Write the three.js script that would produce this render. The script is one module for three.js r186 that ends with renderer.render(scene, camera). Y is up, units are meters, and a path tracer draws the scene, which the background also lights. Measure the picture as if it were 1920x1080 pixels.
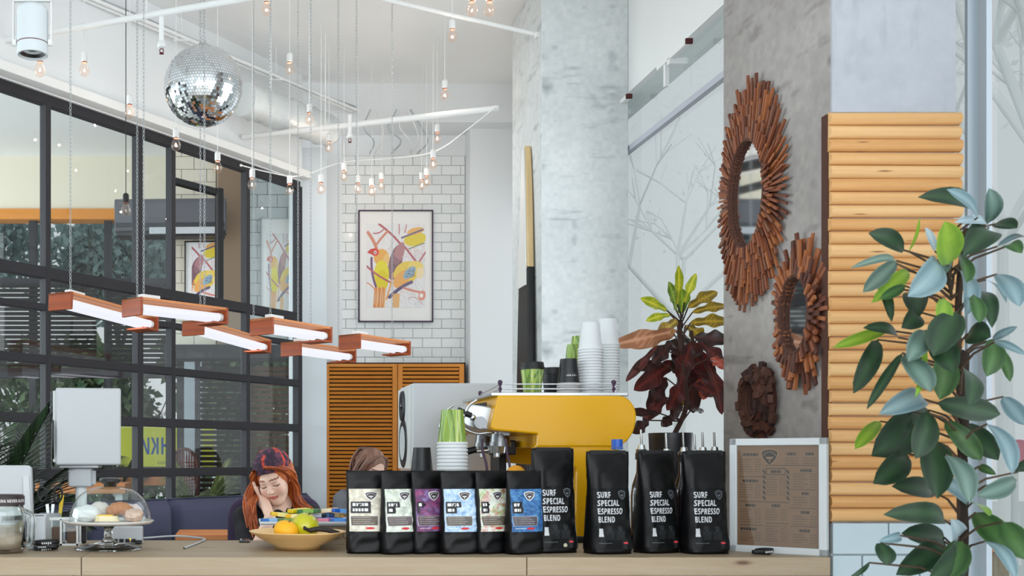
import * as THREE from 'three';
import { RoundedBoxGeometry } from 'three/addons/geometries/RoundedBoxGeometry.js';
import { mergeGeometries, toCreasedNormals } from 'three/addons/utils/BufferGeometryUtils.js';
import { MarchingCubes } from 'three/addons/objects/MarchingCubes.js';
import { RectAreaLightUniformsLib } from 'three/addons/lights/RectAreaLightUniformsLib.js';

// ---------------------------------------------------------------- camera, sky, daylight, exposure
const scene = new THREE.Scene();
const F = 2000, CX = 440, CY = 860, EYE = 1.27;      // focal length and optical centre of the shifted lens, in pixels
const camera = new THREE.PerspectiveCamera(2 * Math.atan(540 / F) * 180 / Math.PI, 16 / 9, 0.05, 200);
camera.position.set(0, EYE, 0);
camera.setViewOffset(1920, 1080, 960 - CX, 540 - CY, 1920, 1080);
camera.focus = 4.6; camera.userData.fStop = 6.5;
camera.updateProjectionMatrix();
scene.add(camera);
const renderer = new THREE.WebGLRenderer({ antialias: true });
renderer.toneMapping = THREE.LinearToneMapping;
renderer.toneMappingExposure = 1.25;
renderer.shadowMap.enabled = true;
scene.background = new THREE.Color().setRGB(0.49, 0.51, 0.52);
scene.backgroundIntensity = 1;
RectAreaLightUniformsLib.init();
function areaLight(name, w, h, pos, look, color, power) {
  const l = new THREE.RectAreaLight(color, power, w, h); l.name = name;
  l.position.set(...pos); l.lookAt(...look); scene.add(l); return l;
}
const DAY = new THREE.Color(0.92, 0.975, 1.03);
areaLight('rear_window_daylight', 5.0, 2.7, [-0.7, 1.95, 3.15], [-0.7, 1.95, 0], DAY, 3.4);
areaLight('side_window_daylight', 5.0, 2.7, [2.08, 1.75, 0.6], [0, 1.75, 0.6], DAY, 1.6);
areaLight('far_side_window_daylight', 1.3, 2.6, [2.08, 1.75, -4.6], [0, 1.75, -4.6], DAY, 2.0);
areaLight('farthest_side_window_daylight', 1.1, 2.6, [2.08, 1.75, -6.98], [0, 1.75, -6.98], DAY, .5);
areaLight('back_room_fill', 5.0, 2.2, [-6.45, 1.9, -6.2], [0, 1.9, -6.2], DAY, 8);  // unseen light added before a solid wall to brighten the back room


// ---------------------------------------------------------------- helpers
let seed_ = 7;
const rnd = () => { seed_ = (seed_ + 0x6d2b79f5) | 0; let t = Math.imul(seed_ ^ (seed_ >>> 15), 1 | seed_); t = (t + Math.imul(t ^ (t >>> 7), 61 | t)) ^ t; return ((t ^ (t >>> 14)) >>> 0) / 4294967296; };
const rr = (a, b) => a + (b - a) * rnd();
const V = (x, y, z) => new THREE.Vector3(x, y, z);
const at = (px, py, Z) => V((px - CX) / F * Z, EYE - (py - CY) / F * Z, -Z);   // a point of the place, seen at a pixel, Z metres into the room
const names = {};
function numbered(n) { const k = names[n] = (names[n] ?? -1) + 1; return k ? n + '_' + String(k).padStart(3, '0') : n; }
function tag(o, label, category, group) { o.userData.label = label; o.userData.category = category; if (group) o.userData.group = group; return o; }
function thing(name, label, category, pos = [0, 0, 0], turn = 0, group) {
  const o = new THREE.Group(); o.name = numbered(name); scene.add(o);
  if (pos.isVector3) o.position.copy(pos); else o.position.set(...pos);
  o.rotation.y = turn; return tag(o, label, category, group);
}
function part(parent, name, geo, mat, label) {
  const m = new THREE.Mesh(Array.isArray(geo) ? merge(geo) : geo, mat); m.name = name; m.castShadow = m.receiveShadow = true;
  if (label) m.userData.label = label; parent.add(m); return m;
}
function single(name, label, category, geo, mat, group) { const m = part(scene, numbered(name), geo, mat); return tag(m, label, category, group); }
function struct(name, geo, mat, parent = scene) { const m = part(parent, name, geo, mat); if (parent === scene) m.userData.kind = 'structure'; return m; }
function structGroup(name) { const g = new THREE.Group(); g.name = name; g.userData.kind = 'structure'; scene.add(g); return g; }
function copy(src, pos, turn, label, group) { const c = src.clone(); c.name = numbered(src.name.replace(/_\d{3}$/, '')); scene.add(c); if (pos) c.position.set(...pos); if (turn !== undefined) c.rotation.y = turn; c.userData = { ...src.userData }; if (label) c.userData.label = label; if (group) c.userData.group = group; return c; }
function norm(g) {
  g = g.index ? g.toNonIndexed() : g;
  for (const k of Object.keys(g.attributes)) if (!['position', 'normal', 'uv', 'color'].includes(k)) g.deleteAttribute(k);
  if (!g.attributes.normal) g.computeVertexNormals();
  return g;
}
function merge(list) {
  if (list.length === 1) return list[0];
  const a = list.map(norm), col = a.some((g) => g.attributes.color), uv = a.every((g) => g.attributes.uv);
  for (const g of a) { if (!uv) g.deleteAttribute('uv'); if (col && !g.attributes.color) { g.setAttribute('color', new THREE.BufferAttribute(new Float32Array(g.attributes.position.count * 3).fill(1), 3)); } }
  return mergeGeometries(a);
}
// metres as texture coordinates, by the direction each face looks; along = the axis the grain runs on
function uvm(g, along = 'x', off = [0, 0]) {
  g = norm(g); const p = g.attributes.position, n = new Float32Array(p.count * 2), a = V(0, 0, 0), b = V(0, 0, 0), c = V(0, 0, 0);
  for (let i = 0; i < p.count; i += 3) {
    a.fromBufferAttribute(p, i); b.fromBufferAttribute(p, i + 1); c.fromBufferAttribute(p, i + 2);
    const m = b.clone().sub(a).cross(c.clone().sub(a)), d = [Math.abs(m.x), Math.abs(m.y), Math.abs(m.z)];
    const k = d[0] >= d[1] && d[0] >= d[2] ? 'x' : d[1] >= d[2] ? 'y' : 'z';
    let [u, v] = k === 'x' ? ['z', 'y'] : k === 'y' ? ['x', 'z'] : ['x', 'y'];
    if (v === along) [u, v] = [v, u];
    [a, b, c].forEach((q, j) => { n[(i + j) * 2] = q[u] + off[0]; n[(i + j) * 2 + 1] = q[v] + off[1]; });
  }
  g.setAttribute('uv', new THREE.BufferAttribute(n, 2)); return g;
}
const box = (w, h, d, x = 0, y = 0, z = 0, r = 0) => (r ? new RoundedBoxGeometry(w, h, d, 2, r) : new THREE.BoxGeometry(w, h, d)).translate(x, y, z);
const cyl = (r0, r1, h, x = 0, y = 0, z = 0, n = 24, open = false) => new THREE.CylinderGeometry(r0, r1, h, n, 1, open).translate(x, y, z);
const ball = (r, x = 0, y = 0, z = 0, n = 20, m = 14) => new THREE.SphereGeometry(r, n, m).translate(x, y, z);
const lathe = (pts, n = 32) => new THREE.LatheGeometry(pts.map(([x, y]) => new THREE.Vector2(x, y)), n);
const tube = (pts, r, seg = 24, rad = 8, closed = false) => new THREE.TubeGeometry(new THREE.CatmullRomCurve3(pts.map((p) => p.isVector3 ? p : V(...p)), closed), seg, r, rad, closed);
function rod(a, b, r, n = 10, r2 = r) {
  const d = b.clone().sub(a), g = new THREE.CylinderGeometry(r2, r, d.length(), n);
  return g.applyQuaternion(new THREE.Quaternion().setFromUnitVectors(V(0, 1, 0), d.normalize())).translate((a.x + b.x) / 2, (a.y + b.y) / 2, (a.z + b.z) / 2);
}
function shape(pts) { const s = new THREE.Shape(); pts.forEach(([x, y], i) => i ? s.lineTo(x, y) : s.moveTo(x, y)); return s; }
function roundShape(pts, r) {   // a polygon with rounded corners
  const s = new THREE.Shape(), n = pts.length;
  for (let i = 0; i < n; i++) {
    const p = new THREE.Vector2(...pts[(i + n - 1) % n]), c = new THREE.Vector2(...pts[i]), q = new THREE.Vector2(...pts[(i + 1) % n]), rad = pts[i][2] ?? r;
    const a = c.clone().add(p.clone().sub(c).setLength(Math.min(rad, p.distanceTo(c) * .49))), b = c.clone().add(q.clone().sub(c).setLength(Math.min(rad, q.distanceTo(c) * .49)));
    if (i) s.lineTo(a.x, a.y); else s.moveTo(a.x, a.y);
    s.quadraticCurveTo(c.x, c.y, b.x, b.y);
  }
  s.closePath(); return s;
}
const ext = (s, d, bevel = 0, seg = 12) => new THREE.ExtrudeGeometry(s, { depth: d - 2 * bevel, bevelEnabled: bevel > 0, bevelSize: bevel, bevelThickness: bevel, bevelSegments: 2, curveSegments: seg, bevelOffset: -bevel }).translate(0, 0, bevel);
// value noise
const hash = (x, y, s) => { let h = Math.imul(x, 374761393) + Math.imul(y, 668265263) + Math.imul(s, 974634777); h = Math.imul(h ^ (h >>> 13), 1274126177); return ((h ^ (h >>> 16)) >>> 0) / 4294967296; };
function vnoise(x, y, s, per) {
  const ix = Math.floor(x), iy = Math.floor(y), fx = x - ix, fy = y - iy, u = fx * fx * (3 - 2 * fx), v = fy * fy * (3 - 2 * fy), w = (k, p) => ((k % p) + p) % p;
  const h = (a, b) => hash(w(a, per[0]), w(b, per[1]), s);
  return (h(ix, iy) * (1 - u) + h(ix + 1, iy) * u) * (1 - v) + (h(ix, iy + 1) * (1 - u) + h(ix + 1, iy + 1) * u) * v;
}
function fbm(x, y, sx, sy, s, oct = 4) { let a = 0, k = .5; for (let i = 0; i < oct; i++) { a += k * vnoise(x * sx, y * sy, s + i, [sx, sy]); sx *= 2; sy *= 2; k *= .5; } return a / (1 - k * 2); }
function dataTex(w, h, fn, srgb = true, rep = [1, 1]) {
  const d = new Uint8Array(w * h * 4);
  for (let y = 0; y < h; y++) for (let x = 0; x < w; x++) { const c = fn(x / w, y / h), o = (y * w + x) * 4; d[o] = c[0]; d[o + 1] = c[1]; d[o + 2] = c[2]; d[o + 3] = 255; }
  const t = new THREE.DataTexture(d, w, h); t.wrapS = t.wrapT = THREE.RepeatWrapping; t.magFilter = THREE.LinearFilter; t.minFilter = THREE.LinearFilter; t.repeat.set(...rep); if (srgb) t.colorSpace = THREE.SRGBColorSpace; t.needsUpdate = true; return t;
}
function canvasTex(w, h, draw) { const c = document.createElement('canvas'); c.width = w; c.height = h; const g = c.getContext('2d'); draw(g, w, h); const t = new THREE.CanvasTexture(c); t.colorSpace = THREE.SRGBColorSpace; t.magFilter = THREE.LinearFilter; return t; }
const lerp3 = (a, b, t) => [a[0] + (b[0] - a[0]) * t, a[1] + (b[1] - a[1]) * t, a[2] + (b[2] - a[2]) * t];
const M = (color, roughness = .6, o = {}) => new THREE.MeshStandardMaterial({ color, roughness, ...o });
const MP = (color, roughness = .5, o = {}) => new THREE.MeshPhysicalMaterial({ color, roughness, ...o });
function woodTex(a, b, s, rep, knots = 0) {
  const ks = Array.from({ length: knots }, (_, i) => [hash(i, 1, s), hash(i, 2, s), .01 + .015 * hash(i, 3, s)]);
  return dataTex(512, 512, (u, v) => {
    let w = 0, dk = 0;
    for (const [x, y, r] of ks) { const dx = (u - x) * 1, dy = (v - y) * 2.2, d = Math.hypot(dx, dy); w += .05 * Math.exp(-d * d / (r * r * 9)); dk += Math.exp(-d * d / (r * r)); }
    const n = fbm(u, v + w, 3, 40, s, 4), m = fbm(u, v + w, 2, 7, s + 9, 3), f = fbm(u, v, 20, 200, s + 30, 2);
    return lerp3(lerp3(a, b, Math.min(1, Math.max(0, (n * .6 + m * .5 + f * .3 - .35)))), [b[0] * .55, b[1] * .42, b[2] * .35], Math.min(.8, dk));
  }, true, rep);
}
const lum = (r, g, b, roughness = .5) => new THREE.MeshStandardMaterial({ color: 0x111111, emissive: new THREE.Color().setRGB(r, g, b), emissiveIntensity: 1, roughness });
const glassThin = (c = 0xffffff, r = .02) => new THREE.MeshPhysicalMaterial({ color: c, roughness: r, transmission: 1, thickness: 0, ior: 1.5 });

// ---------------------------------------------------------------- materials
const concreteTex = (base, dark, s) => dataTex(1024, 1024, (u, v) => {
  const n = fbm(u, v, 4, 4, s, 5), f = fbm(u, v, 60, 60, s + 5, 3), st = fbm(u, v, 34, 7, s + 12, 4), p = fbm(u, v, 18, 14, s + 21, 3);
  let k = (n - .5) * .5 + (f - .5) * .3 + Math.max(0, st - .66) * 2 + Math.max(0, p - .72) * 2.5;
  return lerp3(base, dark, Math.min(1, Math.max(0, .25 + k)));
}, true, [.7, .7]);
const mat = {
  white: M(0xe9ebea, .75), ceiling: M(0xeeefee, .85), wallWhite: M(0xe6e9ea, .8), tileWhite: MP(0xe9eceb, .18, { clearcoat: .4 }), grout: M(0xb9bfbf, .9),
  tileCool: MP(0xb9c8cf, .25), floor: M(0xffffff, .45, { map: woodTex([212, 209, 204], [188, 183, 176], 3, [.8, .8]) }),
  concrete: M(0xffffff, .85, { map: concreteTex([226, 230, 230], [160, 168, 170], 11) }),
  concreteShaded: M(0xffffff, .85, { map: concreteTex([176, 170, 166], [104, 98, 95], 31) }),  // concrete darkened for the side turned away from the windows
  pine: M(0xffffff, .5, { map: woodTex([166, 150, 127], [145, 122, 93], 5, [1, 1.6], 5) }),
  pinePale: M(0xffffff, .55, { map: woodTex([158, 150, 138], [140, 128, 111], 6, [1.2, 1.2], 4) }),
  lampWood: M(0xffffff, .5, { map: woodTex([172, 76, 14], [124, 48, 5], 8, [2, 3]) }),
  lampEdge: M(0xffffff, .55, { map: woodTex([222, 148, 92], [192, 112, 56], 9, [2, 3]) }),
  shutter: M(0xffffff, .5, { map: woodTex([226, 150, 52], [184, 104, 24], 12, [1.2, 4]) }),
  log: [0, 1, 2].map((i) => M(0xffffff, .6, { map: woodTex([[226, 178, 120], [220, 167, 107], [230, 188, 134]][i], [[198, 146, 90], [190, 136, 80], [206, 156, 100]][i], 14 + i, [1.4, 6], 3) })),
  stick: [[150, 84, 52], [112, 58, 36], [176, 104, 58], [88, 46, 32], [136, 88, 66]].map((c, i) => M(0xffffff, .6, { map: woodTex(c, c.map((k) => k * .68), 20 + i, [4, 12]) })),
  darkBark: M(0x4a2a1e, .85), frame: M(0x232227, .7), black: M(0x070708, .5), blackMatte: M(0x131315, .75), blackGloss: MP(0x08080a, .25, { clearcoat: .6 }),
  steel: M(0xc9ccce, .25, { metalness: 1 }), steelDark: M(0x77787a, .3, { metalness: 1 }), chain: M(0xb4b8b9, .55), purple: M(0x3a1f3c, .4),
  yellow: MP(0xdca200, .34, { clearcoat: .2, clearcoatRoughness: .12, specularIntensity: .5 }), sofa: M(0x474a60, .95), sofaDark: M(0x2f3246, .95), plastic: MP(0xbabec1, .4), plasticWhite: MP(0xc6cacc, .4),
  paper: M(0xf2f1ee, .7), glass: glassThin(0xf4fbfb), mirror: M(0xe8ecee, .04, { metalness: 1 }), bulb: new THREE.MeshPhysicalMaterial({ color: 0xfff6f0, roughness: .05, transmission: 1, thickness: 0, ior: 1.45 }),
};

// ---------------------------------------------------------------- the setting
struct('floor', uvm(box(8.9, .1, 13, -2.15, -.05, -3)), mat.floor);
struct('ceiling', box(8.9, .15, 13, -2.15, 3.955, -3), mat.ceiling);
struct('wall_left', [box(.15, 3.88, 5.6, -3.675, 1.94, .4)], mat.wallWhite);
struct('wall_rear', [box(6, .6, .15, -.7, .3, 3.3), box(6, .58, .15, -.7, 3.59, 3.3), box(.35, 2.7, .15, -3.42, 1.95, 3.3), box(.3, 2.7, .15, 1.95, 1.95, 3.3)], mat.wallWhite);
{ const w = structGroup('window_3'); for (const x of [-3.24, -1.95, -.7, .55, 1.8]) struct('window_frame', box(.06, 2.7, .07, x, 1.95, 3.28), mat.frame, w);
  for (const x of [-2.6, -1.33, -.07, 1.17]) struct('pane', new THREE.PlaneGeometry(1.2, 2.7).translate(x, 1.95, 3.29), mat.glass, w); }
// back wall with white metro tiles
{
  const w = structGroup('wall_back');
  struct('plaster', box(1.9, 3.88, .15, 1.35, 1.94, -7.795), mat.wallWhite, w);
  struct('grout', box(1.05, 1.75, .006, 1.148, 2.585, -7.718), mat.grout, w);
  const pw = .1385, ph = .0693, gm = [0, 1, 2].map((i) => MP([0xebeeed, 0xe5e9e8, 0xeff1f0][i], .16 + .05 * i, { clearcoat: .4 }));
  const full = box(pw - .0035, ph - .0035, .009, 0, 0, 0, .0022);
  for (let r = 0; r < 24; r++) for (let c = -1; c < 9; c++) {
    const x0 = Math.max(.632, .56 + c * pw + (r % 2) * pw / 2 + .035), x1 = Math.min(1.664, .56 + (c + 1) * pw + (r % 2) * pw / 2 + .035), y = 3.458 - ph * (r + .5);
    if (x1 - x0 < .02) continue;
    const whole = x1 - x0 > pw - .001;
    const t = struct('tile', whole ? full : box(x1 - x0 - .0035, ph - .0035, .009, 0, 0, 0, .0022), gm[(r * 5 + c * 3 + 9) % 3], w);
    t.position.set((x0 + x1) / 2, y, -7.712); t.rotation.set(rr(-.004, .004), rr(-.004, .004), 0);
  }
}
struct('column', box(.463, 3.62, .16, 1.9, 1.81, -7.64, .004), mat.wallWhite);
struct('column_001', box(.2, 3.4, .42, .53, 1.7, -7.51, .004), M(0xd5dee3, .8));
struct('beam', [box(2.1, .27, .3, 1.1, 3.745, -7.57)], mat.wallWhite);
// concrete pillars along the window front
struct('pillar', uvm(box(.47, 3.88, .61, 1.895, 1.94, -6.075, .006), 'y'), mat.concrete);
{
  const p = structGroup('pillar_001');
  struct('concrete', uvm(box(.345, 2.87, .655, 1.8325, 2.445, -3.2975, .005), 'y'), mat.concreteShaded, p);
  struct('plinth', box(.345, 1.01, .655, 1.8325, .505, -3.2975), mat.grout, p);
  // concrete face painted lighter where daylight falls, towards the counter's front
  struct('lit_concrete', uvm(box(.343, .36, .008, 1.8325, 2.413, -2.969)), M(0xffffff, .8, { map: concreteTex([184, 187, 194], [152, 156, 166], 47) }), p);
  for (const [x, w, y, i] of [[1.737, .154, 1.003, 0], [1.905, .176, 1.003, 1], [1.7, .08, .913, 2], [1.822, .156, .913, 3], [1.957, .106, .913, 1], [1.737, .154, .823, 0], [1.905, .176, .823, 1]])
    struct('tile', box(w, .086, .014, x, y + .045, -2.966, .003), mat.tileCool, p);
  // half-round timber slats
  const n = 31, y0 = 1.095, dy = (2.233 - y0) / n;
  for (let i = 0; i < n; i++) {
    const h = dy * rr(.95, 1.04), s = new THREE.Shape(); s.moveTo(0, -h / 2); s.quadraticCurveTo(.017, -h / 2, .018 + rr(0, .003), 0); s.quadraticCurveTo(.017, h / 2, 0, h / 2);
    const L = .362 + rr(-.004, .006), g = uvm(new THREE.ExtrudeGeometry(s, { depth: L, bevelEnabled: false, curveSegments: 5 }).rotateY(-Math.PI / 2).translate(L, 0, 0), 'x', [rr(0, 5), rr(0, 5)]);
    const m = struct('slat', g, mat.log[i % 3], p); m.position.set(1.655 - rr(0, .004), y0 + (i + .5) * dy, -2.972); m.rotation.z = rr(-.006, .006);
  }
  struct('slat_backing', box(.012, 1.14, .03, 1.656, 1.66, -2.985), mat.darkBark, p);
}
// window front on the right
{
  const w = structGroup('window_2'), z = (a, b) => [(-a - b) / 2, Math.abs(b - a)];
  struct('sill', box(.2, .25, 11, 2.22, .125, -2.3), mat.white, w);
  struct('lintel', box(.17, .63, 11, 2.215, 3.565, -2.3), mat.white, w);
  struct('transom', box(.03, .03, 11, 2.15, 2.952, -2.3), M(0xb8bcc6, .6), w);
  const ms = [-3.1, -1.5, 0, 1.5, 3.067, 4.45, 6.25, 7.7];
  ms.forEach((Z) => struct('mullion', box(.016, 3, .036, 2.157, 1.75, -Z), M(0xd3dee9, .5), w));
  struct('mullion', box(.03, 3, .012, 2.16, 1.75, -3.128), M(0xc3ced8, .5), w);
  for (let i = 0; i + 1 < ms.length; i++) { const [c, l] = z(ms[i], ms[i + 1]); struct('pane', new THREE.PlaneGeometry(l - .05, 2.7).rotateY(-Math.PI / 2).translate(2.165, 1.6, c), mat.glass, w); struct('pane', new THREE.PlaneGeometry(l - .05, .28).rotateY(-Math.PI / 2).translate(2.165, 3.11, c), mat.glass, w); }
}
for (const [Z, y, i] of [[4.93, 3.2, 0], [5.68, 3.2, 1]]) {
  const t = thing('curtain_rail_bracket', ['white rail bracket with a dark red end under the lintel, nearer the sunburst mirrors', 'white rail bracket with a dark red end beside the concrete pillar with the surfboard'][i], 'bracket', [2.1, y, -Z]);
  part(t, 'arm', [box(.03, .024, .34, 0, 0, -.175, .004), box(.09, .03, .03, .03, -.02, -.2), box(.02, .12, .02, .0, -.06, -.26)], mat.white);
  part(t, 'end_cap', box(.034, .026, .012, 0, 0, 0, .003), M(0x4a1014, .6));
}
// glazed partition on the left
const PT = { x: .43, z: -7.3, turn: Math.atan2(-.776, -.631) };
{
  const w = structGroup('window_1'); w.position.set(PT.x, 0, PT.z); w.rotation.y = PT.turn;
  const ss = [0, .572, 1.281, 1.56, 2.245, 2.92, 3.6, 4.28, 4.96, 5.64, 6.36], ys = [.04, .62, 1.19, 1.48, 1.785, 2.055, 2.235, 3.135], tk = [.06, .045, .05, .05, .045, .035, .06, .055];
  ys.forEach((y, i) => struct('window_frame', box(6.4, tk[i], .05, 3.2, y, 0, .004), mat.frame, w));
  ss.forEach((s, i) => struct('window_frame', box(i % 3 ? .035 : .045, 3.1, .052, s, 1.58, 0, .004), mat.frame, w));
  for (let i = 0; i + 1 < ss.length; i++) for (let k = 0; k + 1 < ys.length; k++) {
    if (i === 1 && k === 6) continue;                                   // the casement that stands open
    const g = struct('pane', new THREE.PlaneGeometry(ss[i + 1] - ss[i] - .03, ys[k + 1] - ys[k] - .03), mat.glass, w);
    g.position.set((ss[i] + ss[i + 1]) / 2, (ys[k] + ys[k + 1]) / 2, 0); g.rotation.y = rr(-.012, .012); g.rotation.x = rr(-.006, .006);
  }
  const u = structGroup('wall_partition'); u.position.copy(w.position); u.rotation.y = PT.turn;
  struct('plaster', box(6.4, .72, .14, 3.2, 3.52, .03), mat.wallWhite, u);
  struct('ledge', box(6.4, .05, .2, 3.2, 3.19, -.02, .005), mat.white, u);
}
// the room behind the glass
struct('wall_side', box(.15, 3.88, 7, -6.575, 1.94, -6), mat.wallWhite);
struct('wall_front', box(3, 3.88, .15, -5.1, 1.94, -2.4), mat.wallWhite);
struct('wall_corner', box(.15, 3.88, 1.6, .7, 1.94, -8.5), mat.wallWhite);
const louver = M(0x241f1e, .7), louverWarm = M(0x5a4026, .7);
{
  const w = structGroup('wall_far');  // cream wall and orange band stand in for reflections in the upper panes
  struct('plaster', [box(7.2, .46, .15, -2.95, 3.65, -9.275), box(7.2, .5, .15, -2.95, .25, -9.275)], M(0xe6ddc8, .85), w);
  struct('reflected_band', box(7.2, .09, .18, -2.95, 3.375, -9.26), M(0xd98a34, .7), w);
  struct('rail', [box(7.2, .06, .1, -2.95, 2.8, -9.27), box(7.2, .06, .1, -2.95, 2.0, -9.27), box(7.2, .04, .1, -2.95, 1.18, -9.27)], mat.frame, w);
  for (const x of [-5.6, -4.5, -3.4, -2.3, -1.75, -1.1, -.47]) struct('post', box(.06, 2.9, .09, x, 1.95, -9.27), mat.frame, w);
  const slat = box(1.06, .034, .006).rotateX(.7);
  for (const x of [-2.85, -1.72, -.58]) for (let k = 0; k < 19; k++) { const m = struct('slat', slat, louver, w); m.position.set(x, 2.04 + k * .04, -9.2); }
}
{
  const w = structGroup('wall_reflection');  // tiled stretches added behind the glass in place of reflected tiling
  const tm = MP(0xd8d2c0, .3), tg = MP(0xcfd4d4, .25);
  struct('plaster', [box(.36, 1.8, .1, -.315, 3.0, -8.07), box(.37, 1.8, .1, .275, 3.0, -8.07)], M(0x98968e, .9), w);
  struct('brown_panel', box(.2, 1.8, .16, -.03, 3.0, -8.0, .01), M(0x8a7560, .7), w);
  struct('dark_lining', [box(.02, 1.8, .1, .085, 3.0, -7.97)], mat.frame, w);
  for (const [xa, xb, m, pw] of [[-.495, -.14, tm, .19], [.095, .46, tg, .15]]) for (let r = 0; r < 18; r++) for (let c = -1; c < 4; c++) {
    const x0 = Math.max(xa, xa + c * pw + (r % 2) * pw / 2), x1 = Math.min(xb, xa + (c + 1) * pw + (r % 2) * pw / 2); if (x1 - x0 < .02) continue;
    const t = struct('tile', box(x1 - x0 - .004, .091, .01), m, w); t.position.set((x0 + x1) / 2, 2.16 + r * .095, -8.013);
  }
  struct('soffit', box(1.0, .1, .3, -.02, 2.06, -8.0), mat.frame, w);
}
{ const w = structGroup('window_4');   // black inner frame seen through the open casement
  const a = at(320, 338, 7.3), b = at(411, 362, 7.3), c = at(411, 575, 7.3);
  struct('window_frame', [rod(a, b, .028, 4), rod(b.clone().add(V(0, .03, 0)), c, .03, 4)], mat.black, w); }
// slatted screen added in place of shutters reflected in the lower panes
{
  const t = thing('louvre_screen', 'dark slatted screen standing in for shutters reflected in the right-hand partition panes', 'screen', [.08, 0, -8.05]);
  part(t, 'frame', [box(.04, 2, .05, -.36, 1, 0), box(.04, 2, .05, .02, 1, 0), box(.04, 2, .05, .36, 1, 0)], mat.frame);
  const s = box(.34, .03, .006).rotateX(.6);
  for (let k = 0; k < 36; k++) for (const x of [-.17, .19]) { const m = part(t, 'slat', s, x > 0 ? louverWarm : louver); m.position.set(x, .55 + k * .04, 0); }
}
// outdoors
struct('pavement', box(40, .1, 46, 22.4, -.1, -10), M(0xd8dcdc, .9));
struct('courtyard', box(30, .1, 20, -8, -.1, -19.5), M(0xb8b4aa, .9));

function branchTree(name, label, x, z, h, barkMat, leafMat, nLeaf, spread, leafSize, group) {
  const t = thing(name, label, 'tree', [x, -.05, z], rr(0, 6), group), wood = [], tips = [];
  const grow = (p, d, len, r, lv) => {
    const q = p.clone().addScaledVector(d, len); wood.push(rod(p, q, r, lv > 2 ? 4 : 7, r * .66));
    if (lv >= 4) { tips.push(q); return; }
    if (lv >= 2) tips.push(p.clone().lerp(q, .5));
    const n = lv === 0 ? 4 : 3;
    for (let i = 0; i < n; i++) { const e = d.clone().multiplyScalar(.75).add(V(rr(-1, 1), rr(-.25, .75), rr(-1, 1)).multiplyScalar(spread)).normalize(); grow(lv ? q : p.clone().lerp(q, rr(.75, 1)), e, len * rr(.6, .85), r * .62, lv + 1); }
  };
  const trunk = []; const top = V(rr(-.1, .1), h * .32, rr(-.1, .1)); trunk.push(rod(V(0, 0, 0), top, h * .014, 10, h * .011));
  part(t, 'trunk', trunk, barkMat); grow(top, V(0, 1, 0), h * .22, h * .01, 0); part(t, 'branches', wood, barkMat);
  if (nLeaf) {
    const lg = new THREE.BufferGeometry(); lg.setAttribute('position', new THREE.BufferAttribute(new Float32Array([0, 0, 0, .32, .45, .05, 0, 1, 0, -.32, .45, .05]), 3)); lg.setIndex([0, 1, 2, 0, 2, 3]); lg.computeVertexNormals();
    const im = new THREE.InstancedMesh(lg, leafMat, nLeaf), m = new THREE.Matrix4(), q = new THREE.Quaternion();
    for (let i = 0; i < nLeaf; i++) { const p = tips[Math.floor(rnd() * tips.length)].clone().add(V(rr(-1, 1), rr(-1, 1), rr(-1, 1)).multiplyScalar(h * .05)); q.setFromEuler(new THREE.Euler(rr(0, 6), rr(0, 6), rr(0, 6))); const s = leafSize * rr(.6, 1.3); im.setMatrixAt(i, m.compose(p, q, V(s, s, s))); }
    im.name = 'foliage'; im.userData.kind = 'stuff'; t.add(im);
  }
  return t;
}
const glareBark = M(0xffffff, .9), glareLeaf = MP(0xffffff, .7, { transmission: .4, thickness: 0 }), dkBark = M(0x4b4a45, .9), dkLeaf = MP(0x86a09e, .6, { transmission: .35, thickness: 0 });  // street tree bark and leaves whitened to imitate window glare
branchTree('street_tree', 'bare-branched tree outside, whitened for window glare, right of the timber-clad pillar', 5.6, -7.2, 6.5, glareBark, glareLeaf, 260, .75, .09);
branchTree('street_tree', 'thin tree outside, whitened for window glare, seen between the two concrete pillars', 5.6, -13.6, 6, glareBark, glareLeaf, 60, .75, .09);
branchTree('street_tree', 'street tree whitened for window glare, farthest right beyond the fig plant', 9.6, -13.2, 8, glareBark, glareLeaf, 700, .75, .14);
[[-3.9, -12.9, 5.0], [-1.4, -13.6, 5.0], [1.6, -14.6, 5.4], [-7.4, -13.4, 5.4]].forEach(([x, z, h], i) => branchTree('reflection_tree', ['leafy tree standing in for one reflected in the two left columns of panes', 'leafy tree standing in for one reflected in the wide pane under the mirror ball', 'leafy tree standing in for one reflected in the narrow pane of the partition', 'leafy reflection stand-in tree farthest left, mostly hidden by the partition'][i], x, z, h, dkBark, dkLeaf, 5200, .8, .12, 'trees standing in for partition reflections'));  // built behind the glass to stand in for trees reflected in it

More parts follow.
